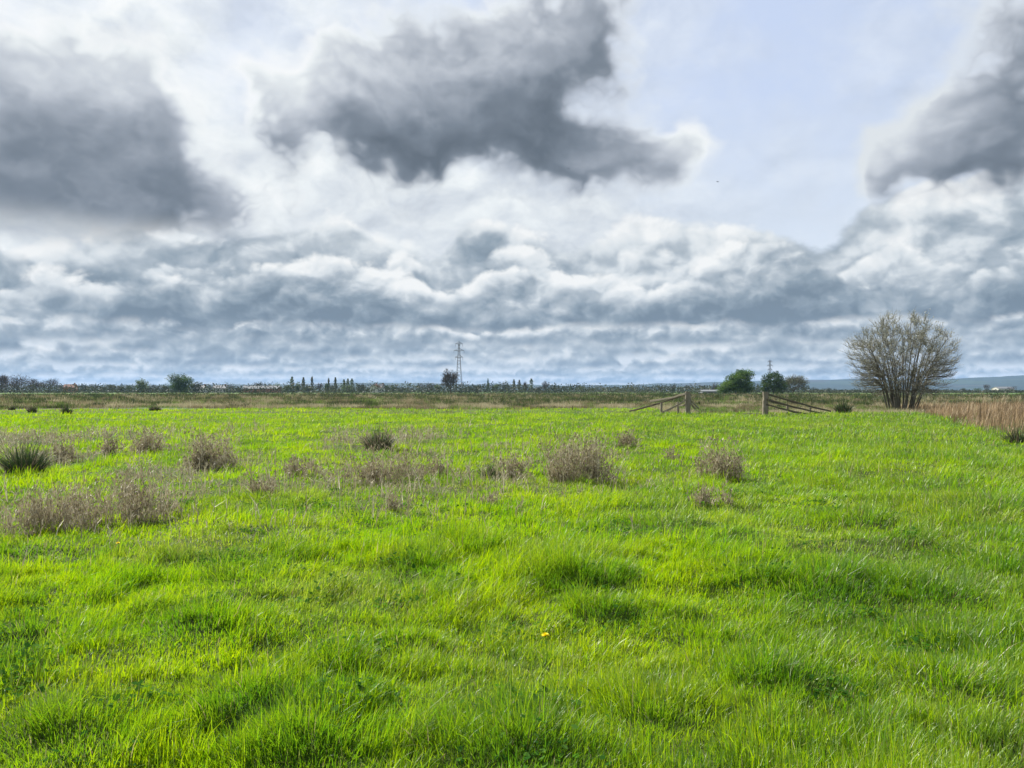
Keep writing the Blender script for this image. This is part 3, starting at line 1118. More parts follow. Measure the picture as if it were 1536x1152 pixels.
MAT_BARK = mat_bark('grey_bark', (.045, .038, .030), (.13, .115, .095))
MAT_WILLOW_BARK = mat_bark('willow_bark', (.065, .060, .048), (.17, .16, .125))
MAT_TWIG = mat_leaf('bare_twigs', (.040, .033, .028), (.070, .058, .048), (.12, .10, .085), .1)
MAT_WILLOW_TWIG = mat_leaf('willow_twigs', (.12, .11, .085), (.20, .19, .145), (.30, .29, .225), .1)
MAT_WILLOW_LEAF = mat_leaf('willow_young_leaves', (.25, .26, .19), (.44, .45, .35), (.68, .68, .58), .3)
MAT_DARK_LEAF = mat_leaf('dark_evergreen_leaves', (.018, .042, .012), (.042, .082, .020), (.085, .145, .032), .35)
MAT_HAW_LEAF = mat_leaf('hawthorn_leaves', (.030, .065, .014), (.070, .135, .022), (.14, .23, .04), .4)
MAT_PALE_LEAF = mat_leaf('grey_green_leaves', (.070, .085, .048), (.13, .15, .085), (.22, .24, .15), .35)
MAT_SPRING_LEAF = mat_leaf('spring_leaves', (.045, .070, .025), (.085, .125, .042), (.15, .20, .075), .35)


# ------------------------------------------------------------------ the bare willow
def grow(p, d, length, r, segs, up, wob, rng):
    pts, rad = [p.copy()], [r]
    d = d / np.linalg.norm(d)
    for i in range(segs):
        d = d + np.array([0, 0, up]) + rng.normal(0, wob, 3)
        d /= np.linalg.norm(d)
        p = p + d * length / segs
        pts.append(p.copy())
        rad.append(max(r * (1 - .80 * (i + 1) / segs), .006))
    return np.array(pts), np.array(rad), d


def bez(p0, p1, p2, p3, n):
    t = np.linspace(0, 1, n)[:, None]
    return (1 - t) ** 3 * p0 + 3 * (1 - t) ** 2 * t * p1 + 3 * (1 - t) * t * t * p2 + t ** 3 * p3


def build_willow():
    """stems rise from one stool to a round dome; branches fill the dome evenly, twigs carry the young leaves"""
    rng = np.random.default_rng(77)
    x, y = far(1353, 64.0)
    t = root('willow_shrub', (x, y, float(relief(np.array([x]), np.array([y]))[0])), 'large many-stemmed willow shrub with pale new leaves, standing alone right of the broken fence', 'willow')
    cen, R = np.array([0.05, 0, 4.25]), np.array([4.40, 4.0, 3.75])
    stems, limbs, twigs, bud = [], [], [], []
    nodes, dirs, rads = [], [], []
    ns = 34
    for i in range(ns):
        az = i * 2.39996 + rng.normal(0, .25)
        el_ = math.acos(1 - (i + .5) / ns * 1.02)              # 0 straight up .. a little past level
        d = np.array([math.cos(az) * math.sin(el_), math.sin(az) * math.sin(el_), math.cos(el_)])
        tip = cen + d * R * rng.uniform(.70, .90)
        base = np.array([math.cos(az) * 1.45 * math.sin(el_) * rng.uniform(.4, 1), math.sin(az) * 1.2 * math.sin(el_) * rng.uniform(.4, 1), -.15])
        L = np.linalg.norm(tip - base)
        flat = np.array([tip[0], tip[1], 0]) * .22
        p1 = base + np.array([0, 0, L * .34]) + flat + rng.normal(0, .14, 3)
        p2 = tip - d * L * .22 - np.array([0, 0, L * .16]) + rng.normal(0, .2, 3)
        pts = bez(base, p1, p2, tip, 13) + np.cumsum(rng.normal(0, .022, (13, 3)), 0)
        r0 = rng.uniform(.040, .080)
        rad = r0 * (1 - .82 * np.linspace(0, 1, 13))
        stems.append((pts, rad))
        for k in range(4, 13):
            nodes.append(pts[k])
            dirs.append(pts[k] - pts[k - 1])
            rads.append(rad[k])
    nodes, dirs, rads = np.array(nodes), np.array(dirs), np.array(rads)
    for j in range(620):                                        # branches
        d = rng.normal(0, 1, 3)
        d /= np.linalg.norm(d)
        lump = 1 + .05 * math.sin(d[0] * 7 + 1) * math.sin(d[2] * 6) + rng.normal(0, .035)
        tip = cen + d * R * (1 - .55 * rng.random() ** 1.9) * lump
        if tip[2] < .7 + 1.0 * rng.random(): continue
        delta = tip - nodes
        dist = np.linalg.norm(delta, axis=1)
        # come from a stem point lower down and farther in
        cost = dist + 2.0 * np.maximum(nodes[:, 2] - tip[2] + .5, 0) + .8 * np.maximum(np.linalg.norm((nodes - cen) / R, axis=1) - np.linalg.norm((tip - cen) / R), 0) * 3 + np.abs(dist - 1.3) * .5
        k = int(np.argmin(cost + rng.normal(0, .15, len(cost))))
        n0, dd = nodes[k], dirs[k] / np.linalg.norm(dirs[k])
        L = dist[k]
        out_ = d * .7 + np.array([0, 0, .75])
        out_ /= np.linalg.norm(out_)
        bp = bez(n0, n0 + dd * L * .35, tip - out_ * L * .35, tip, 7) + np.vstack([np.zeros(3), rng.normal(0, .03, (6, 3))])
        r0 = min(rads[k] * .55 + .004, .028)
        br = r0 * (1 - .72 * np.linspace(0, 1, 7))
        limbs.append((bp, np.maximum(br, .007)))
        for c in range(15):
            g = rng.uniform(.25, 1.0) * 6
            k2 = min(int(g), 5)
            q = bp[k2] + (bp[k2 + 1] - bp[k2]) * (g - k2)
            s2 = (bp[k2 + 1] - bp[k2]) / (np.linalg.norm(bp[k2 + 1] - bp[k2]) + 1e-6)
            sd2 = rng.normal(0, 1, 3)
            tl = rng.uniform(.35, .85)
            tp, tr_, _ = grow(q, s2 * .75 + sd2 * .34 + np.array([0, 0, .25]), tl, .0095, 3, .07, .08, rng)
            twigs.append((tp, np.maximum(tr_, .0062)))
            for e in range(6):
                h = rng.uniform(.1, 1.0) * 3
                k3 = min(int(h), 2)
                bud.append(tp[k3] + (tp[k3 + 1] - tp[k3]) * (h - k3) + rng.normal(0, .02, 3))
    link('stems', tube_mesh('stems', stems, 6), t, [MAT_WILLOW_BARK])
    link('branches', tube_mesh('branches', limbs, 4), t, [MAT_WILLOW_BARK])
    link('twigs', tube_mesh('twigs', twigs, 3), t, [MAT_WILLOW_TWIG])
    B = np.array(bud)
    keep = rng.random(len(B)) < .09 + .34 * np.clip((B[:, 2] - 1.5) / 5.0, 0, 1) ** 1.2
    B = B[keep]
    link('young_leaves', leaf_mesh('young_leaves', B, rng.uniform(.06, .11, len(B)), np.clip(rng.normal(.5, .25, len(B)), 0, 1), up=np.array([0, 0, .8])), t, [MAT_WILLOW_LEAF])
    return t


build_willow()


# ------------------------------------------------------------------ bushes and trees farther off
def crown_points(lobes, n, rng, shell=.55):
    """points inside overlapping lobes, denser near their skins; lobes: (centre, radii)"""
    vol = np.array([r[0] * r[1] * r[2] for c, r in lobes]) ** .75
    pick = rng.choice(len(lobes), n, p=vol / vol.sum())
    C = np.array([l[0] for l in lobes])[pick]
    R = np.array([l[1] for l in lobes])[pick]
    d = rng.normal(0, 1, (n, 3))
    d /= np.linalg.norm(d, axis=1)[:, None]
    u = 1 - shell * rng.random(n) ** 1.6
    lump = 1 + .22 * np.sin(d[:, 0] * 6 + pick) * np.sin(d[:, 2] * 7 + 2 * pick) + rng.normal(0, .11, n)
    return C + d * R * (u * lump)[:, None]


def limb_lines(h, spread, n, rng, trunk=.3, r=.25, lift=.35):
    lines = [(np.array([[0, 0, -.3], [.05 * h * rng.normal(0, .5), 0, h * trunk * .6], [0, .0, h * trunk]]), np.array([r * 1.3, r, r * .85]))]
    tips = []
    for i in range(n):
        a = i * 2.39996 + rng.normal(0, .3)
        d = np.array([math.cos(a) * spread, math.sin(a) * spread, rng.uniform(.5, 1.2)])
        p, rad, _ = grow(np.array([0, 0, h * trunk * rng.uniform(.75, 1.0)]), d, h * (1 - trunk) * rng.uniform(.75, 1.0), r * .5, 5, lift * .3, .12, rng)
        lines.append((p, rad))
        for b in range(4):
            k = rng.integers(1, 5)
            sd = (p[k + 1 if k < 5 else k] - p[k - 1]) + rng.normal(0, .6, 3) * h * .08
            p2, r2, _ = grow(p[k], sd, h * rng.uniform(.16, .30), r * .22, 3, lift * .3, .15, rng)
            lines.append((p2, r2))
            tips.append((p2, h))
    return lines, tips


def bare_tree(name, h, w, rng, parent, twig=260, leaf=None, leaf_n=0, mat=None):
    """trunk and forked limbs under a rounded, see-through crown of fine twigs"""
    lines, tips = limb_lines(h * .82, w / h * .62, 8, rng, .24, h * .024, lift=.22)
    link('trunk', tube_mesh('trunk', lines, 5), parent, [MAT_BARK])
    lobes = [((0, 0, h * .60), (w * .34, w * .34, h * .34))]
    for i in range(8):
        a = i * .785 + rng.normal(0, .3)
        q = rng.uniform(.15, .27)
        lobes.append(((math.cos(a) * w * .30, math.sin(a) * w * .30, h * rng.uniform(.38, .84)), (w * q, w * q, h * q * .8)))
    lobes = [(np.array(c), np.array(r)) for c, r in lobes]
    P = crown_points(lobes, twig, rng, .65)
    P = P[P[:, 2] > h * .16]
    d = (P - np.array([0, 0, h * .28])) / h + np.array([0, 0, .25])
    link('crown', leaf_mesh('crown', P, rng.uniform(.08, .17, len(P)) * h, rng.random(len(P)), up=d / np.linalg.norm(d, axis=1)[:, None], wide=.11), parent, [MAT_TWIG])
    if leaf_n:
        P = crown_points(lobes, leaf_n, rng, .65)
        link('leaves', leaf_mesh('leaves', P, rng.uniform(.02, .045, leaf_n) * h, rng.random(leaf_n)), parent, [mat or MAT_PALE_LEAF])


def leafy_tree(h, w, rng, parent, mat, n=900, lobes=None, trunk=.18, leaf=.045, shell=.55):
    if lobes is None:
        lobes = [((0, 0, h * .24), (w * .34, w * .34, h * .24)), ((0, 0, h * .58), (w * .34, w * .34, h * .36))]
        for i in range(6):
            a = i * 1.05 + rng.normal(0, .3)
            q = rng.uniform(.25, .36)
            lobes.append(((math.cos(a) * w * .27, math.sin(a) * w * .27, h * rng.uniform(.30, .74)), (w * q * .75, w * q * .75, h * q * .72)))
    lines, _ = limb_lines(h * .8, w / h * .6, 5, rng, trunk / .8, h * .025)
    link('trunk', tube_mesh('trunk', lines, 5), parent, [MAT_BARK])
    P = crown_points([(np.array(c), np.array(r)) for c, r in lobes], n, rng, shell)
    P = P[P[:, 2] > .02 * h]
    cl = np.clip(.5 + .35 * np.sin(P[:, 0] / w * 9 + 1) * np.sin(P[:, 2] / h * 11) + rng.normal(0, .2, len(P)), 0, 1)
    link('crown', leaf_mesh('crown', P, rng.uniform(.6, 1.3, len(P)) * leaf * h, cl), parent, [mat])


def conical(h, w, rng, parent, mat, n=350, pw=1.0):
    z = rng.random(n) ** .8
    r = w * .5 * (1 - z) ** pw * (.75 + .25 * np.sin(z * 26 + rng.normal(0, .4, n))) * rng.lognormal(0, .25, n)
    a = rng.uniform(0, 6.3, n)
    P = np.stack([r * np.cos(a), r * np.sin(a), h * (.06 + .94 * z)], 1)
    link('trunk', tube_mesh('trunk', [(np.array([[0, 0, -.3], [0, 0, h * .5], [0, 0, h * .97]]), np.array([h * .018, h * .012, h * .004]))], 5), parent, [MAT_BARK])
    link('crown', leaf_mesh('crown', P, rng.uniform(.06, .10, n) * h, rng.random(n)), parent, [mat])


def spot(px, dist):
    x, y = far(px, dist)
    return (x, y, float(relief(np.array([x]), np.array([y]))[0]))


def size(px_size, dist): return px_size / FPX * dist


# the three bushes behind the gateway
R_ = np.random.default_rng(5)
D = 270
t = root('hawthorn_tree', spot(1104, D), 'wind-shaped dense green tree with a sloping left side and upright right side, beyond the gateway', 'tree')
H, W = size(39, D), size(56, D)
leafy_tree(H, W, R_, t, MAT_HAW_LEAF, 15000, [((W * .15, 0, H * .55), (W * .25, W * .3, H * .40)), ((W * .30, 0, H * .78), (W * .19, W * .2, H * .20)), ((W * .12, 0, H * .82), (W * .14, W * .2, H * .16)), ((-W * .10, 0, H * .46), (W * .22, W * .3, H * .32)), ((-W * .02, 0, H * .66), (W * .16, W * .2, H * .2)),
    ((-W * .34, 0, H * .22), (W * .18, W * .22, H * .22)), ((-W * .24, 0, H * .36), (W * .14, W * .22, H * .2)), ((W * .28, 0, H * .30), (W * .21, W * .25, H * .28)), ((W * .05, 0, H * .25), (W * .36, W * .3, H * .25))], leaf=.046, shell=.7)
t = root('evergreen_bush', spot(1160, D), 'rounded very dark evergreen bush beside the pale bush, beyond the right gate post', 'bush')
H, W = size(36, D), size(44, D)
leafy_tree(H, W, R_, t, MAT_DARK_LEAF, 6500, [((0, 0, H * .45), (W * .36, W * .4, H * .40)), ((-W * .26, 0, H * .66), (W * .16, W * .2, H * .20)), ((W * .08, 0, H * .84), (W * .13, W * .2, H * .17)), ((W * .22, 0, H * .70), (W * .14, W * .2, H * .17)), ((-W * .1, 0, H * .80), (W * .12, W * .2, H * .14)),
    ((W * .28, 0, H * .36), (W * .22, W * .2, H * .3)), ((-W * .28, 0, H * .3), (W * .2, W * .2, H * .27))], leaf=.050, shell=.7)
t = root('sallow_bush', spot(1190, D + 6), 'pale grey-green half bare bush right of the dark evergreen bush', 'bush')
H, W = size(33, D), size(46, D)
bare_tree('sallow', H, W, R_, t, 1500, None, 4200, MAT_PALE_LEAF)

# ------------------------------------------------------------------ trees of the far hedgerow
SEG = [(0, 90, 'at the left end of the horizon'), (90, 258, 'left of the dark ivy-clad tree'), (258, 425, 'between the dark ivy-clad tree and the poplars'), (425, 548, 'among the poplars'),
       (548, 664, 'between the poplars and the pylon'), (664, 860, 'right of the tall pylon'), (860, 1085, 'left of the gateway trees'), (1085, 1600, 'under the blue hills at the right')]


def where(px):
    for a, b, s in SEG:
        if a <= px < b: return s
    return SEG[0][2]


KINDS = {'bare': 'bare grey tree', 'green': 'round light green tree', 'grey': 'low grey-green tree', 'dark': 'small dark evergreen tree', 'poplar': 'slim upright poplar', 'conifer': 'pointed dark conifer'}
FAR = [  # pixel column, top row, width, kind, distance, own label
    (26, 560, 46, 'bare', 470, 'tallest bare spreading tree at the far left of the horizon'), (3, 562, 22, 'bare', 480, None), (50, 568, 22, 'bare', 490, None),
    (72, 568, 32, 'bare', 560, 'pale misty bare tree right of the tallest left tree'), (90, 576, 14, 'bare', 560, None),
    (112, 577, 14, 'grey', 560, None), (127, 575, 14, 'grey', 540, None), (141, 575, 13, 'bare', 560, None), (154, 578, 12, 'grey', 540, None), (168, 576, 13, 'grey', 560, None), (181, 578, 12, 'grey', 560, None), (194, 576, 12, 'dark', 560, None),
    (212, 566, 22, 'green', 470, 'light green upright tree left of the dark ivy-clad tree'), (232, 575, 18, 'bare', 520, None), (247, 576, 16, 'grey', 520, None),
    (271, 559, 42, 'dark', 430, 'dark ivy-clad tree with a broad round crown, the darkest on the left horizon'), (294, 571, 22, 'grey', 470, 'blue-grey bushy tree touching the right side of the dark ivy-clad tree'),
    (316, 578, 14, 'bare', 560, None), (344, 576, 15, 'bare', 580, None), (357, 580, 10, 'grey', 580, None), (369, 577, 14, 'grey', 580, None),
    (388, 572, 16, 'bare', 560, 'tallest bare tree between the dark ivy-clad tree and the poplars, above the long barn'), (377, 576, 11, 'grey', 560, None), (404, 577, 10, 'dark', 560, None),
    (416, 573, 20, 'green', 540, 'rounded pale green tree just left of the first poplar'), (431, 576, 16, 'green', 540, None),
    (438, 565, 7, 'poplar', 540, 'first and broadest poplar from the left'), (447, 572, 9, 'green', 540, None), (455, 566, 6, 'poplar', 560, 'dark poplar, second from the left'), (468, 565, 5, 'poplar', 540, 'tall thin dark poplar, third from the left, standing free'),
    (462, 578, 14, 'grey', 540, None), (479, 573, 9, 'bare', 560, None), (490, 573, 7, 'dark', 560, None), (493, 567, 4, 'poplar', 580, 'poplar rising out of a small dark tree'), (503, 566, 5, 'poplar', 560, 'fifth poplar from the left, above the grey trees'),
    (500, 576, 16, 'grey', 560, None), (516, 569, 6, 'poplar', 540, 'left one of the three close pale poplars'), (522, 568, 6, 'poplar', 545, 'middle one of the three close pale poplars'), (528, 568, 6, 'poplar', 540, 'right one of the three close pale poplars'),
    (520, 576, 22, 'green', 535, None), (541, 574, 14, 'grey', 560, None),
    (556, 581, 14, 'grey', 620, None), (580, 577, 7, 'dark', 560, 'left one of two small black evergreens by the pale houses'), (590, 578, 9, 'dark', 560, 'right one of two small black evergreens by the pale houses'), (603, 581, 14, 'grey', 620, None), (616, 579, 13, 'bare', 600, None),
    (632, 574, 18, 'bare', 560, None), (645, 574, 14, 'bare', 560, None), (656, 575, 13, 'green', 560, None),
    (675, 553, 28, 'bare', 330, 'bare gnarled oak in front of the tall pylon'), (703, 579, 14, 'grey', 580, None), (716, 577, 14, 'grey', 580, None),
    (732, 568, 6, 'conifer', 560, 'dark pointed conifer like a spire, right of the tall pylon'), (744, 574, 16, 'green', 560, None), (758, 576, 16, 'grey', 560, None), (771, 569, 5, 'poplar', 560, 'slim poplar, first right of the spire-like conifer'), (779, 570, 5, 'poplar', 560, 'slim poplar, second right of the spire-like conifer'),
    (788, 571, 8, 'bare', 560, None), (797, 568, 6, 'poplar', 560, 'pale pointed poplar, last right of the spire-like conifer'), (808, 578, 13, 'grey', 580, None), (818, 571, 11, 'bare', 560, 'thin bare tree standing free right of the last poplar'), (833, 579, 13, 'grey', 600, None),
    (856, 576, 6, 'conifer', 520, 'tiny black conifer standing alone in front of the hills'), (872, 578, 16, 'green', 600, None), (890, 581, 14, 'grey', 600, None), (905, 578, 14, 'bare', 600, None), (926, 581, 14, 'grey', 620, None),
    (948, 580, 14, 'grey', 640, None), (972, 580, 15, 'grey', 640, None), (992, 579, 11, 'bare', 600, None), (1010, 577, 10, 'bare', 600, None), (1032, 576, 18, 'bare', 600, None), (1055, 577, 14, 'bare', 560, None), (1072, 573, 12, 'bare', 450, 'bare tree close to the left of the wind-shaped green tree'),
    (1222, 580, 13, 'grey', 700, None), (1242, 581, 12, 'grey', 700, None), (1445, 581, 12, 'grey', 640, None), (1480, 576, 10, 'bare', 560, 'bare dark tree on the right horizon left of the white shed'), (1466, 581, 14, 'dark', 640, None), (1518, 578, 18, 'bare', 640, None),
]


def far_tree(px, top, w, kind, dist, own, seed):
    rng = np.random.default_rng(900 + seed)
    base = HORIZON + FPX * CAM_Z / dist
    H, W = size(base - top, dist), size(w, dist)
    nm = {'bare': 'bare_tree', 'green': 'spring_tree', 'grey': 'grey_tree', 'dark': 'evergreen_tree', 'poplar': 'poplar_tree', 'conifer': 'conifer_tree'}[kind]
    t = root(nm, spot(px, dist), own or (KINDS[kind] + ' in the far hedgerow, ' + where(px)), 'tree', 'trees of the far hedgerow' if own else KINDS[kind] + 's in the far hedgerow, ' + where(px), rz=seed * 1.3)
    if kind == 'bare': bare_tree('bare', H, W, rng, t, 1500 if w > 20 else 700, None, 0, MAT_TWIG)
    elif kind == 'green': leafy_tree(H, W, rng, t, MAT_SPRING_LEAF, 1300, leaf=.075, shell=.8)
    elif kind == 'grey': leafy_tree(H, W, rng, t, MAT_PALE_TREE, 900, leaf=.10, shell=.8)
    elif kind == 'dark': leafy_tree(H, W, rng, t, MAT_DARK_LEAF, 7000 if w > 20 else 700, leaf=.050 if w > 20 else .10, shell=.7, trunk=.12)
    elif kind == 'poplar': conical(H, W * rng.uniform(.9, 1.5), rng, t, MAT_SPRING_LEAF if px in (516, 522, 528, 797, 438) else MAT_POPLAR, 420, .38)
    else: conical(H, W, rng, t, MAT_DARK_LEAF, 320, .8)


MAT_POPLAR = mat_leaf('poplar_leaves', (.065, .078, .052), (.11, .125, .082), (.17, .18, .125), .35)
MAT_PALE_TREE = mat_leaf('hedge_tree_leaves', (.032, .040, .028), (.060, .070, .046), (.10, .11, .072), .25)
for i, a in enumerate(FAR): far_tree(*a, i)


def build_hedge():
    """the low hedges and scrub under the trees read as one mass"""
    rng = np.random.default_rng(31)
    n = 70000
    px = rng.uniform(-260, 1796, n)
    dist = rng.choice([470, 560, 640, 720], n) + rng.normal(0, 8, n)
    x, y = (px - CX) / FPX * dist, dist
    hh = np.clip(3.6 + 2.2 * fb(x / 9, y / 200, 171, 3) + 1.4 * fb(x / 55, y / 300, 172, 2), .9, 7.5)
    hh = np.where(px < 1085, hh * 1.4, hh)
    hh = np.where((px > 1215), hh * .45, hh)
    z = rng.random(n) ** 1.35 * hh * (.85 + .25 * rng.random(n))
    P = np.stack([x, y, z], 1)
    tone = np.clip(.45 + .35 * fb(x / 25, y / 90, 173, 2) + rng.normal(0, .2, n), 0, 1)
    me = leaf_mesh('far_hedgerow', P, rng.uniform(.7, 1.5, n), tone)
    m = mat_leaf('far_hedge_leaves', (.022, .030, .016), (.045, .055, .030), (.085, .095, .055), .25)
    o = link('far_hedgerow', me, mats=[m])
    props(o, 'low dark hedges and scrub along the far edge of the plain', 'hedgerow', kind='stuff')


build_hedge()
# ------------------------------------------------------------------ broken fence at the gateway
def mat_wood(name, a, b):
    m = new_mat(name)
    P = E(E.nt.nodes.new('ShaderNodeTexCoord').outputs['Object'])
    x, y, z = split(P)
    n = noise(vec(x * 14, y * 14, z * 2.2), 1.0, 5.0, .65)
    spots = smooth(noise(P, 7.0, 4.0, .6), .52, .66)
    c = mix(spots * .5, mix(n, a, b), (.16, .17, .10))
    surface(bsdf(c, .9, .12, n, .02))
    return m


MAT_POST = mat_wood('weathered_post_wood', (.085, .072, .055), (.30, .265, .21))
MAT_RAIL = mat_wood('weathered_rail_wood', (.11, .092, .068), (.34, .30, .235))
MAT_RAIL_DARK = mat_wood('dark_rail_wood', (.045, .036, .027), (.14, .115, .085))


def beam(p0, p1, w, h, seed=0, n=7, rough=.06, sag=.0):
    """a squared timber with worn edges, slightly crooked"""
    rng = np.random.default_rng(seed)
    p0, p1 = np.array(p0, float), np.array(p1, float)
    d = (p1 - p0) / np.linalg.norm(p1 - p0)
    ref = np.array([0, 0, 1.0]) if abs(d[2]) < .9 else np.array([0, 1.0, 0])
    u = np.cross(d, ref)
    u /= np.linalg.norm(u)
    v = np.cross(u, d)
    sec = [(-.5, -.36), (-.36, -.5), (.36, -.5), (.5, -.36), (.5, .36), (.36, .5), (-.36, .5), (-.5, .36)]
    V, F = [], []
    for i in range(n + 1):
        f = i / n
        c = p0 + (p1 - p0) * f + u * rng.normal(0, rough * w * .5) + v * (rng.normal(0, rough * h * .5) - sag * 4 * f * (1 - f))
        k = 1 + rng.normal(0, rough)
        for a, b in sec: V.append(c + u * a * w * k + v * b * h * k + rng.normal(0, rough * .12 * w, 3))
    for i in range(n):
        for j in range(8): F.append((i * 8 + j, i * 8 + (j + 1) % 8, i * 8 + 8 + (j + 1) % 8, i * 8 + 8 + j))
    caps = np.array([list(range(7, -1, -1)), [n * 8 + j for j in range(8)]])
    return V, np.array(F), caps


def timber(name, p0, p1, w, h, parent, mat, seed, label=None, **kw):
    V, F, C = beam(p0, p1, w, h, seed, **kw)
    o = link(name, mesh_np(name, V, [F, C]), parent, [mat])
    if label: o['label'] = label
    return o


def pt(px, py, d):
    """3-D point at a distance seen at a pixel"""
    return np.array([(px - CX) / FPX * d, d, CAM_Z - (py - HORIZON) / FPX * d])


GD = 50.0
def wing(px, label, rails, stakes, seed):
    b = pt(px, 620, GD)
    b[2] = float(relief(b[:1], b[1:2])[0])
    t = root('broken_fence', tuple(b), label, 'fence', 'fence wings at the gateway')
    L = lambda p: p - b
    top = pt(px, 587.5, GD)
    timber('post', (0, 0, -.3), L(np.array([b[0] + .02, b[1], top[2]])), .31, .29, t, MAT_POST, seed, n=9, rough=.05)
    for i, (a0, a1, d0, d1, w, m) in enumerate(rails):
        timber('rail', L(pt(*a0, d0)), L(pt(*a1, d1)), .06, w * .8, t, m, seed + i + 1, sag=.05, rough=.16)
    for i, (sx, y0, d, hgt) in enumerate(stakes):
        p = pt(sx, y0, d)
        timber('stake', L(np.array([p[0], p[1], -.3])), L(p), .13, .12, t, MAT_RAIL, seed + 20 + i)


wing(1031.5, 'thick weathered gate post, the left one, with broken rails sloping down to its left',
     [((1028, 591), (975, 602), GD - .25, 53, .17, MAT_RAIL), ((1027, 592), (944, 617), GD + .3, 55, .13, MAT_RAIL_DARK), ((1029, 599.5), (994, 618.5), GD - .27, 50.5, .14, MAT_RAIL), ((1030, 607), (1014, 608), GD - .1, 51, .12, MAT_RAIL),
      ((1034, 597), (1048, 612), GD + .3, 51.5, .12, MAT_RAIL), ((1034, 600), (1043, 613), GD + .1, 50.6, .10, MAT_RAIL)],
     [(992, 604, 52, 0), (1017, 603, 51.6, 0)], 40)
wing(1147.5, 'thick upright gate post, the right one, with three rails sloping down to its right',
     [((1150, 590.5), (1246, 617), GD - .1, 52, .15, MAT_RAIL_DARK), ((1150, 599.5), (1243, 622), GD - .2, 52, .14, MAT_RAIL_DARK), ((1150, 606.5), (1209, 621), GD - .2, 51, .13, MAT_RAIL_DARK)],
     [(1181, 608, 51.2, 0), (1215, 611, 51.8, 0)], 80)
a, b = pt(1114, 622, 50.5), pt(1143, 620.5, 50.2)
mid = (a + b) / 2
g = float(relief(mid[:1], mid[1:2])[0])
o = timber('fallen_rail', np.array([a[0] - mid[0], a[1] - mid[1], .09]), np.array([b[0] - mid[0], b[1] - mid[1], .10]), .13, .12, None, MAT_RAIL, 99)
o.location = (mid[0], mid[1], g)
props(o, 'pale fallen rail lying in the grass against the foot of the right gate post', 'fallen rail')


# ------------------------------------------------------------------ pylons
MAT_STEEL = plain('galvanised_steel', (.10, .105, .11), .55, .4)
MAT_INS = plain('insulator_brown', (.06, .045, .04), .4, .5)


def pylon(px, top_py, dist, label, seed, th):
    base = HORIZON + FPX * CAM_Z / dist
    H = size(base - top_py, dist)
    t = root('electricity_pylon', spot(px, dist), label, 'pylon', 'electricity pylons', rz=.25)
    hw = lambda f: H * (.058 * (1 - f) ** 1.35 + .010)          # half width at a height
    levels = [0, .10, .19, .28, .36, .44, .51, .58, .64, .70, .76, .82, .88, .94]
    L = []
    cor = [(-1, -1), (1, -1), (1, 1), (-1, 1)]
    P = lambda f, c: np.array([hw(f) * c[0], hw(f) * c[1], H * f])
    for c in cor:
        L.append((np.array([P(f, c) for f in levels]), np.full(len(levels), th)))
    for i in range(len(levels) - 1):
        for k in range(4):
            a, b = cor[k], cor[(k + 1) % 4]
            L.append((np.array([P(levels[i], a), P(levels[i + 1], b)]), np.full(2, th * .55)))
            L.append((np.array([P(levels[i], b), P(levels[i + 1], a)]), np.full(2, th * .55)))
    for c in cor: L.append((np.array([P(.94, c), [0, 0, H]]), np.full(2, th * .8)))
    link('tower_frame', tube_mesh('tower_frame', L, 4), t, [MAT_STEEL])
    for f, ar in ((.67, .075), (.80, .10), (.93, .07)):
        A, Q = [(np.array([[-H * ar, 0, H * (f + .012)], [H * ar, 0, H * (f + .012)]]), np.full(2, th * .8))], []
        for s in (-1, 1):
            tip = np.array([s * H * ar, 0, H * (f + .012)])
            for c in (-1, 1):
                A.append((np.array([[s * hw(f), c * hw(f), H * f], tip]), np.full(2, th * .75)))
                A.append((np.array([[s * hw(f), c * hw(f), H * (f + .045)], tip]), np.full(2, th * .75)))
                for g in (.35, .7):
                    lo = np.array([s * hw(f), c * hw(f), H * f]) * (1 - g) + tip * g
                    hi = np.array([s * hw(f), c * hw(f), H * (f + .045)]) * (1 - g) + tip * g
                    A.append((np.array([lo, hi]), np.full(2, th * .5)))
            z = np.linspace(0, 1, 7)
            Q.append((np.stack([np.full(7, tip[0]), np.zeros(7), tip[2] - z * H * .055], 1), np.where(np.arange(7) % 2, th * 1.2, th * .6)))
        arm = link('cross_arm', tube_mesh('cross_arm', A, 4), t, [MAT_STEEL])
        for q in Q: link('insulator', tube_mesh('insulator', [q], 5), arm, [MAT_INS])


pylon(688.5, 511, 620, 'tall lattice electricity pylon with three cross arms behind the bare oak', 1, .11)
pylon(1155, 539, 900, 'distant electricity pylon whose top rises above the dark evergreen bush', 2, .13)

# ------------------------------------------------------------------ houses along the horizon
MAT_WHITE = plain('pale_render', (.50, .48, .44), .85)
MAT_BRICKISH = plain('red_brick_wall', (.30, .16, .11), .9)
MAT_ROOF = plain('grey_slate_roof', (.16, .165, .18), .7)
MAT_TILE = plain('red_tile_roof', (.19, .10, .075), .85)
MAT_PANE = plain('window_pane', (.03, .035, .045), .15, .6)
MAT_SHEET = plain('pale_sheet_roof', (.15, .16, .17), .85)


def box(x0, x1, y0, y1, z0, z1):
    V = [(x, y, z) for z in (z0, z1) for y in (y0, y1) for x in (x0, x1)]
    F = [(0, 2, 3, 1), (4, 5, 7, 6), (0, 1, 5, 4), (2, 6, 7, 3), (0, 4, 6, 2), (1, 3, 7, 5)]
    return V, np.array(F)


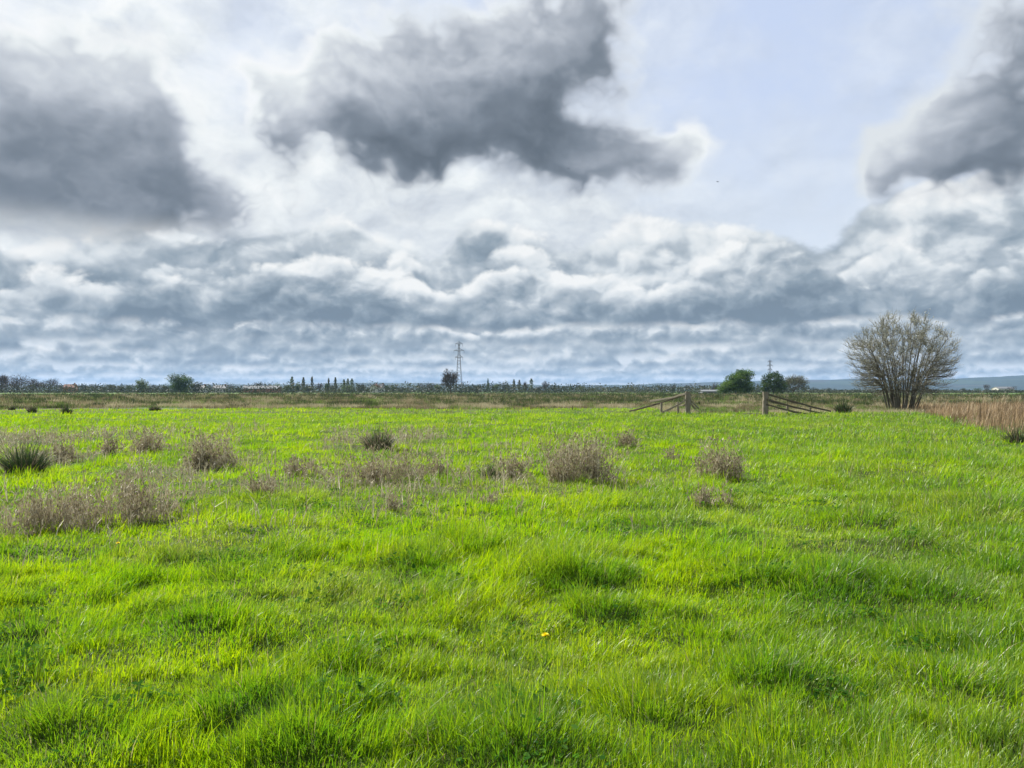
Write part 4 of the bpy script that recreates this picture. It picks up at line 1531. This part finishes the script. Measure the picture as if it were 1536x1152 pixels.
def house(px, dist, w, d, h, roof_h, label, wall, roofm, rz, windows=4, cat='house', chimney=True, name='house'):
    t = root(name, spot(px, dist), label, cat, None, rz)
    V, F = box(-w / 2, w / 2, -d / 2, d / 2, -.2, h)
    V += [(-w / 2, 0, h + roof_h - .12), (w / 2, 0, h + roof_h - .12)]
    tri = np.array([(4, 6, 8), (5, 9, 7)])
    link('wall', mesh_np('wall', V, [F[:1], F[2:], tri]), t, [wall])
    e = .35
    R = []
    for zz in (0, .18):
        R += [(-w / 2 - e, -d / 2 - e, h - .15 + zz), (w / 2 + e, -d / 2 - e, h - .15 + zz), (w / 2 + e, 0, h + roof_h + zz), (-w / 2 - e, 0, h + roof_h + zz), (w / 2 + e, d / 2 + e, h - .15 + zz), (-w / 2 - e, d / 2 + e, h - .15 + zz)]
    RF = np.array([(3, 2, 1, 0), (5, 4, 2, 3), (6, 7, 8, 9), (9, 8, 10, 11), (0, 1, 7, 6), (4, 5, 11, 10), (1, 2, 8, 7), (2, 4, 10, 8), (3, 0, 6, 9), (5, 3, 9, 11)])
    rf = link('roof', mesh_np('roof', R, [RF]), t, [roofm])
    if chimney:
        V, F = box(w * .30, w * .30 + .8, -.4, .4, h + roof_h - .7, h + roof_h + 1.1)
        link('chimney', mesh_np('chimney', V, [F]), rf, [MAT_BRICKISH])
    for i in range(windows):
        cx = -w / 2 + w * (i + .5) / windows
        for z in ((1.0, 3.6) if h > 4.5 else (1.1,)):
            V, F = box(cx - .55, cx + .55, -d / 2 - .05, -d / 2 + .04, z, z + 1.2)
            fr = link('window', mesh_np('window', V, [F]), t, [MAT_WHITE])
            V, F = box(cx - .45, cx + .45, -d / 2 - .07, -d / 2 - .045, z + .1, z + 1.1)
            link('pane', mesh_np('pane', V, [F]), fr, [MAT_PANE])


house(106, 520, 7, 6, 3.6, 2.0, 'red roofed cottage half hidden in the trees, farthest left building', MAT_BRICKISH, MAT_TILE, .2, 3)
house(303, 520, 6, 6, 3.0, 1.8, 'small white cottage right beside the dark ivy-clad tree', MAT_WHITE, MAT_ROOF, -.2, 2)
house(331, 540, 9, 6, 3.0, 2.0, 'white house standing clear between bare trees, right of the small white cottage', MAT_WHITE, MAT_ROOF, .1, 4)
house(393, 530, 24, 9, 2.8, 1.8, 'long low barn with a pale grey roof, left of the poplars', MAT_BRICKISH, MAT_SHEET, .05, 0, 'barn', False, 'barn')
house(563, 540, 5, 6, 3.6, 2.2, 'pale gabled house, left one of the pair right of the poplars', MAT_WHITE, MAT_TILE, 1.3, 2)
house(570, 545, 6, 6, 3.6, 2.2, 'pale house, right one of the pair beside the black evergreens', MAT_WHITE, MAT_ROOF, .3, 2)
house(1504, 700, 15, 10, 3.2, 1.6, 'white low shed on the right horizon under the blue hills', MAT_WHITE, MAT_SHEET, .1, 0, 'shed', False, 'shed')
house(1066, 330, 9, 6, 1.2, .5, 'pale low shelter left of the wind-shaped green tree', MAT_SHEET, MAT_SHEET, .1, 0, 'shed', False, 'shed')

# ------------------------------------------------------------------ birds
MAT_BIRD = plain('bird_feathers', (.035, .033, .035), .8)


def bird(px, py, dist, span, label, rz):
    p = pt(px, py, dist)
    s = span
    body = [(-.22, 0, 0, .01), (-.16, 0, 0, .05), (-.02, 0, .01, .075), (.12, 0, .015, .06), (.19, 0, .03, .045), (.25, 0, .03, .012)]
    V, F = [], []
    for i, (x, y, z, r) in enumerate(body):
        for j in range(8): V.append((x * s, r * s * math.cos(j * .785), (z + r * math.sin(j * .785)) * s))
    for i in range(5):
        for j in range(8): F.append((i * 8 + j, i * 8 + (j + 1) % 8, i * 8 + 8 + (j + 1) % 8, i * 8 + 8 + j))
    for sg in (-1, 1):
        rows = [(0.05, .14, .02, .02), (.25, .16, .13, .012), (.50, .06, .05, .004)]
        b0 = len(V)
        for (yy, ch, zz, th) in rows:
            xc = .06 if yy < .4 else -.02
            for (dx_, dz_) in ((ch * .5, 0), (0, th), (-ch * .5, 0), (0, -th)): V.append(((xc + dx_) * s, sg * yy * s, (zz + dz_) * s))
        for i in range(2):
            for j in range(4): F.append((b0 + i * 4 + j, b0 + i * 4 + (j + 1) % 4, b0 + i * 4 + 4 + (j + 1) % 4, b0 + i * 4 + 4 + j))
        F.append((b0 + 8, b0 + 9, b0 + 10, b0 + 11))
    b0 = len(V)
    V += [(-.2 * s, -.02 * s, 0), (-.2 * s, .02 * s, 0), (-.36 * s, .07 * s, .005 * s), (-.36 * s, -.07 * s, .005 * s), (-.28 * s, 0, .012 * s)]
    F += [(b0, b0 + 1, b0 + 2, b0 + 3)]
    o = link('bird', mesh_np('bird', V, [np.array(F)]), None, [MAT_BIRD])
    o.location = p
    o.rotation_euler = (.3, .1, rz)
    return props(o, label, 'bird', 'birds in the sky')


bird(1077, 272, 75, .42, 'small dark bird flying in the pale gap between the clouds', .4)
bird(853, 252, 110, .36, 'tiny dark bird flying before the grey cloud strand, left of the other bird', 2.2)


# ------------------------------------------------------------------ hills
def build_hills():
    ang = np.linspace(-.95, .95, 420)
    rad = np.linspace(4300, 7900, 46)
    R, A = np.meshgrid(rad, ang, indexing='ij')
    px = CX + FPX * np.tan(np.clip(A, -.9, .9))
    tops = np.interp(px, [-600, 0, 300, 440, 560, 680, 760, 900, 1000, 1080, 1200, 1300, 1420, 1536, 1700, 2300], [579, 579, 578, 576, 573.5, 574.5, 577, 577.5, 576, 574, 571, 570, 570.5, 567, 565, 568])
    H = (HORIZON - tops) / FPX * 6200
    f = (R - 4300) / 3600
    prof = sstep(f, 0.0, .55) * (1 - .75 * sstep(f, .6, 1.0))
    x, y = R * np.sin(A), R * np.cos(A)
    z = prof * H * (1 + .10 * fb(x / 420, y / 420, 181, 3)) + 7 * fb(x / 240, y / 240, 182, 3) * prof - 2
    na = len(ang)
    i, j = np.meshgrid(np.arange(len(rad) - 1), np.arange(na - 1), indexing='ij')
    q = np.stack([i * na + j, i * na + na + j, i * na + na + j + 1, i * na + j + 1], -1).reshape(-1, 4)[:, ::-1]
    m = new_mat('hill_fields')
    P = world_pos()
    hx, hy, hz = split(P)
    v = E.nt.nodes.new('ShaderNodeTexVoronoi')
    put(v.inputs['Vector'], vec(hx * .0042, hy * .0021, 0.0))
    v.inputs['Scale'].default_value = 1.0
    sp = E.nt.nodes.new('ShaderNodeSeparateColor')
    E.nt.links.new(v.outputs['Color'], sp.inputs[0])
    fields = ramp(E(sp.outputs[0]), [(0, (.012, .021, .010)), (.35, (.016, .027, .012)), (.55, (.032, .050, .020)), (.8, (.010, .017, .009)), (1, (.042, .041, .028))])
    woods = smooth(noise(vec(hx * .003, hy * .003, 0.0), 1.0, 5.0, .6), .50, .56)
    surface(bsdf(mix(woods, fields, (.018, .028, .014)), .95, .1))
    o = link('hills', mesh_np('hills', np.stack([x, y, z], -1).reshape(-1, 3), [q], smooth_shade=True), mats=[m])
    props(o, kind='structure')


build_hills()


# ------------------------------------------------------------------ the air: one closed box of thin even haze
def build_haze():
    V, F = box(-9800, 9800, -9800, 9800, -6, 150)
    o = link('haze', mesh_np('haze', V, [F]))
    m = bpy.data.materials.new('thin_haze')
    m.use_nodes = True
    m.node_tree.nodes.clear()
    p = m.node_tree.nodes.new('ShaderNodeVolumePrincipled')
    p.inputs['Color'].default_value = (.40, .64, 1.0, 1)
    p.inputs['Density'].default_value = HAZE
    out_ = m.node_tree.nodes.new('ShaderNodeOutputMaterial')
    m.node_tree.links.new(p.outputs[0], out_.inputs['Volume'])
    o.data.materials.append(m)
    props(o, kind='stuff')


HAZE = 7e-5
build_haze()
SC.cycles.volume_bounces = 0
SC.cycles.max_bounces = 8
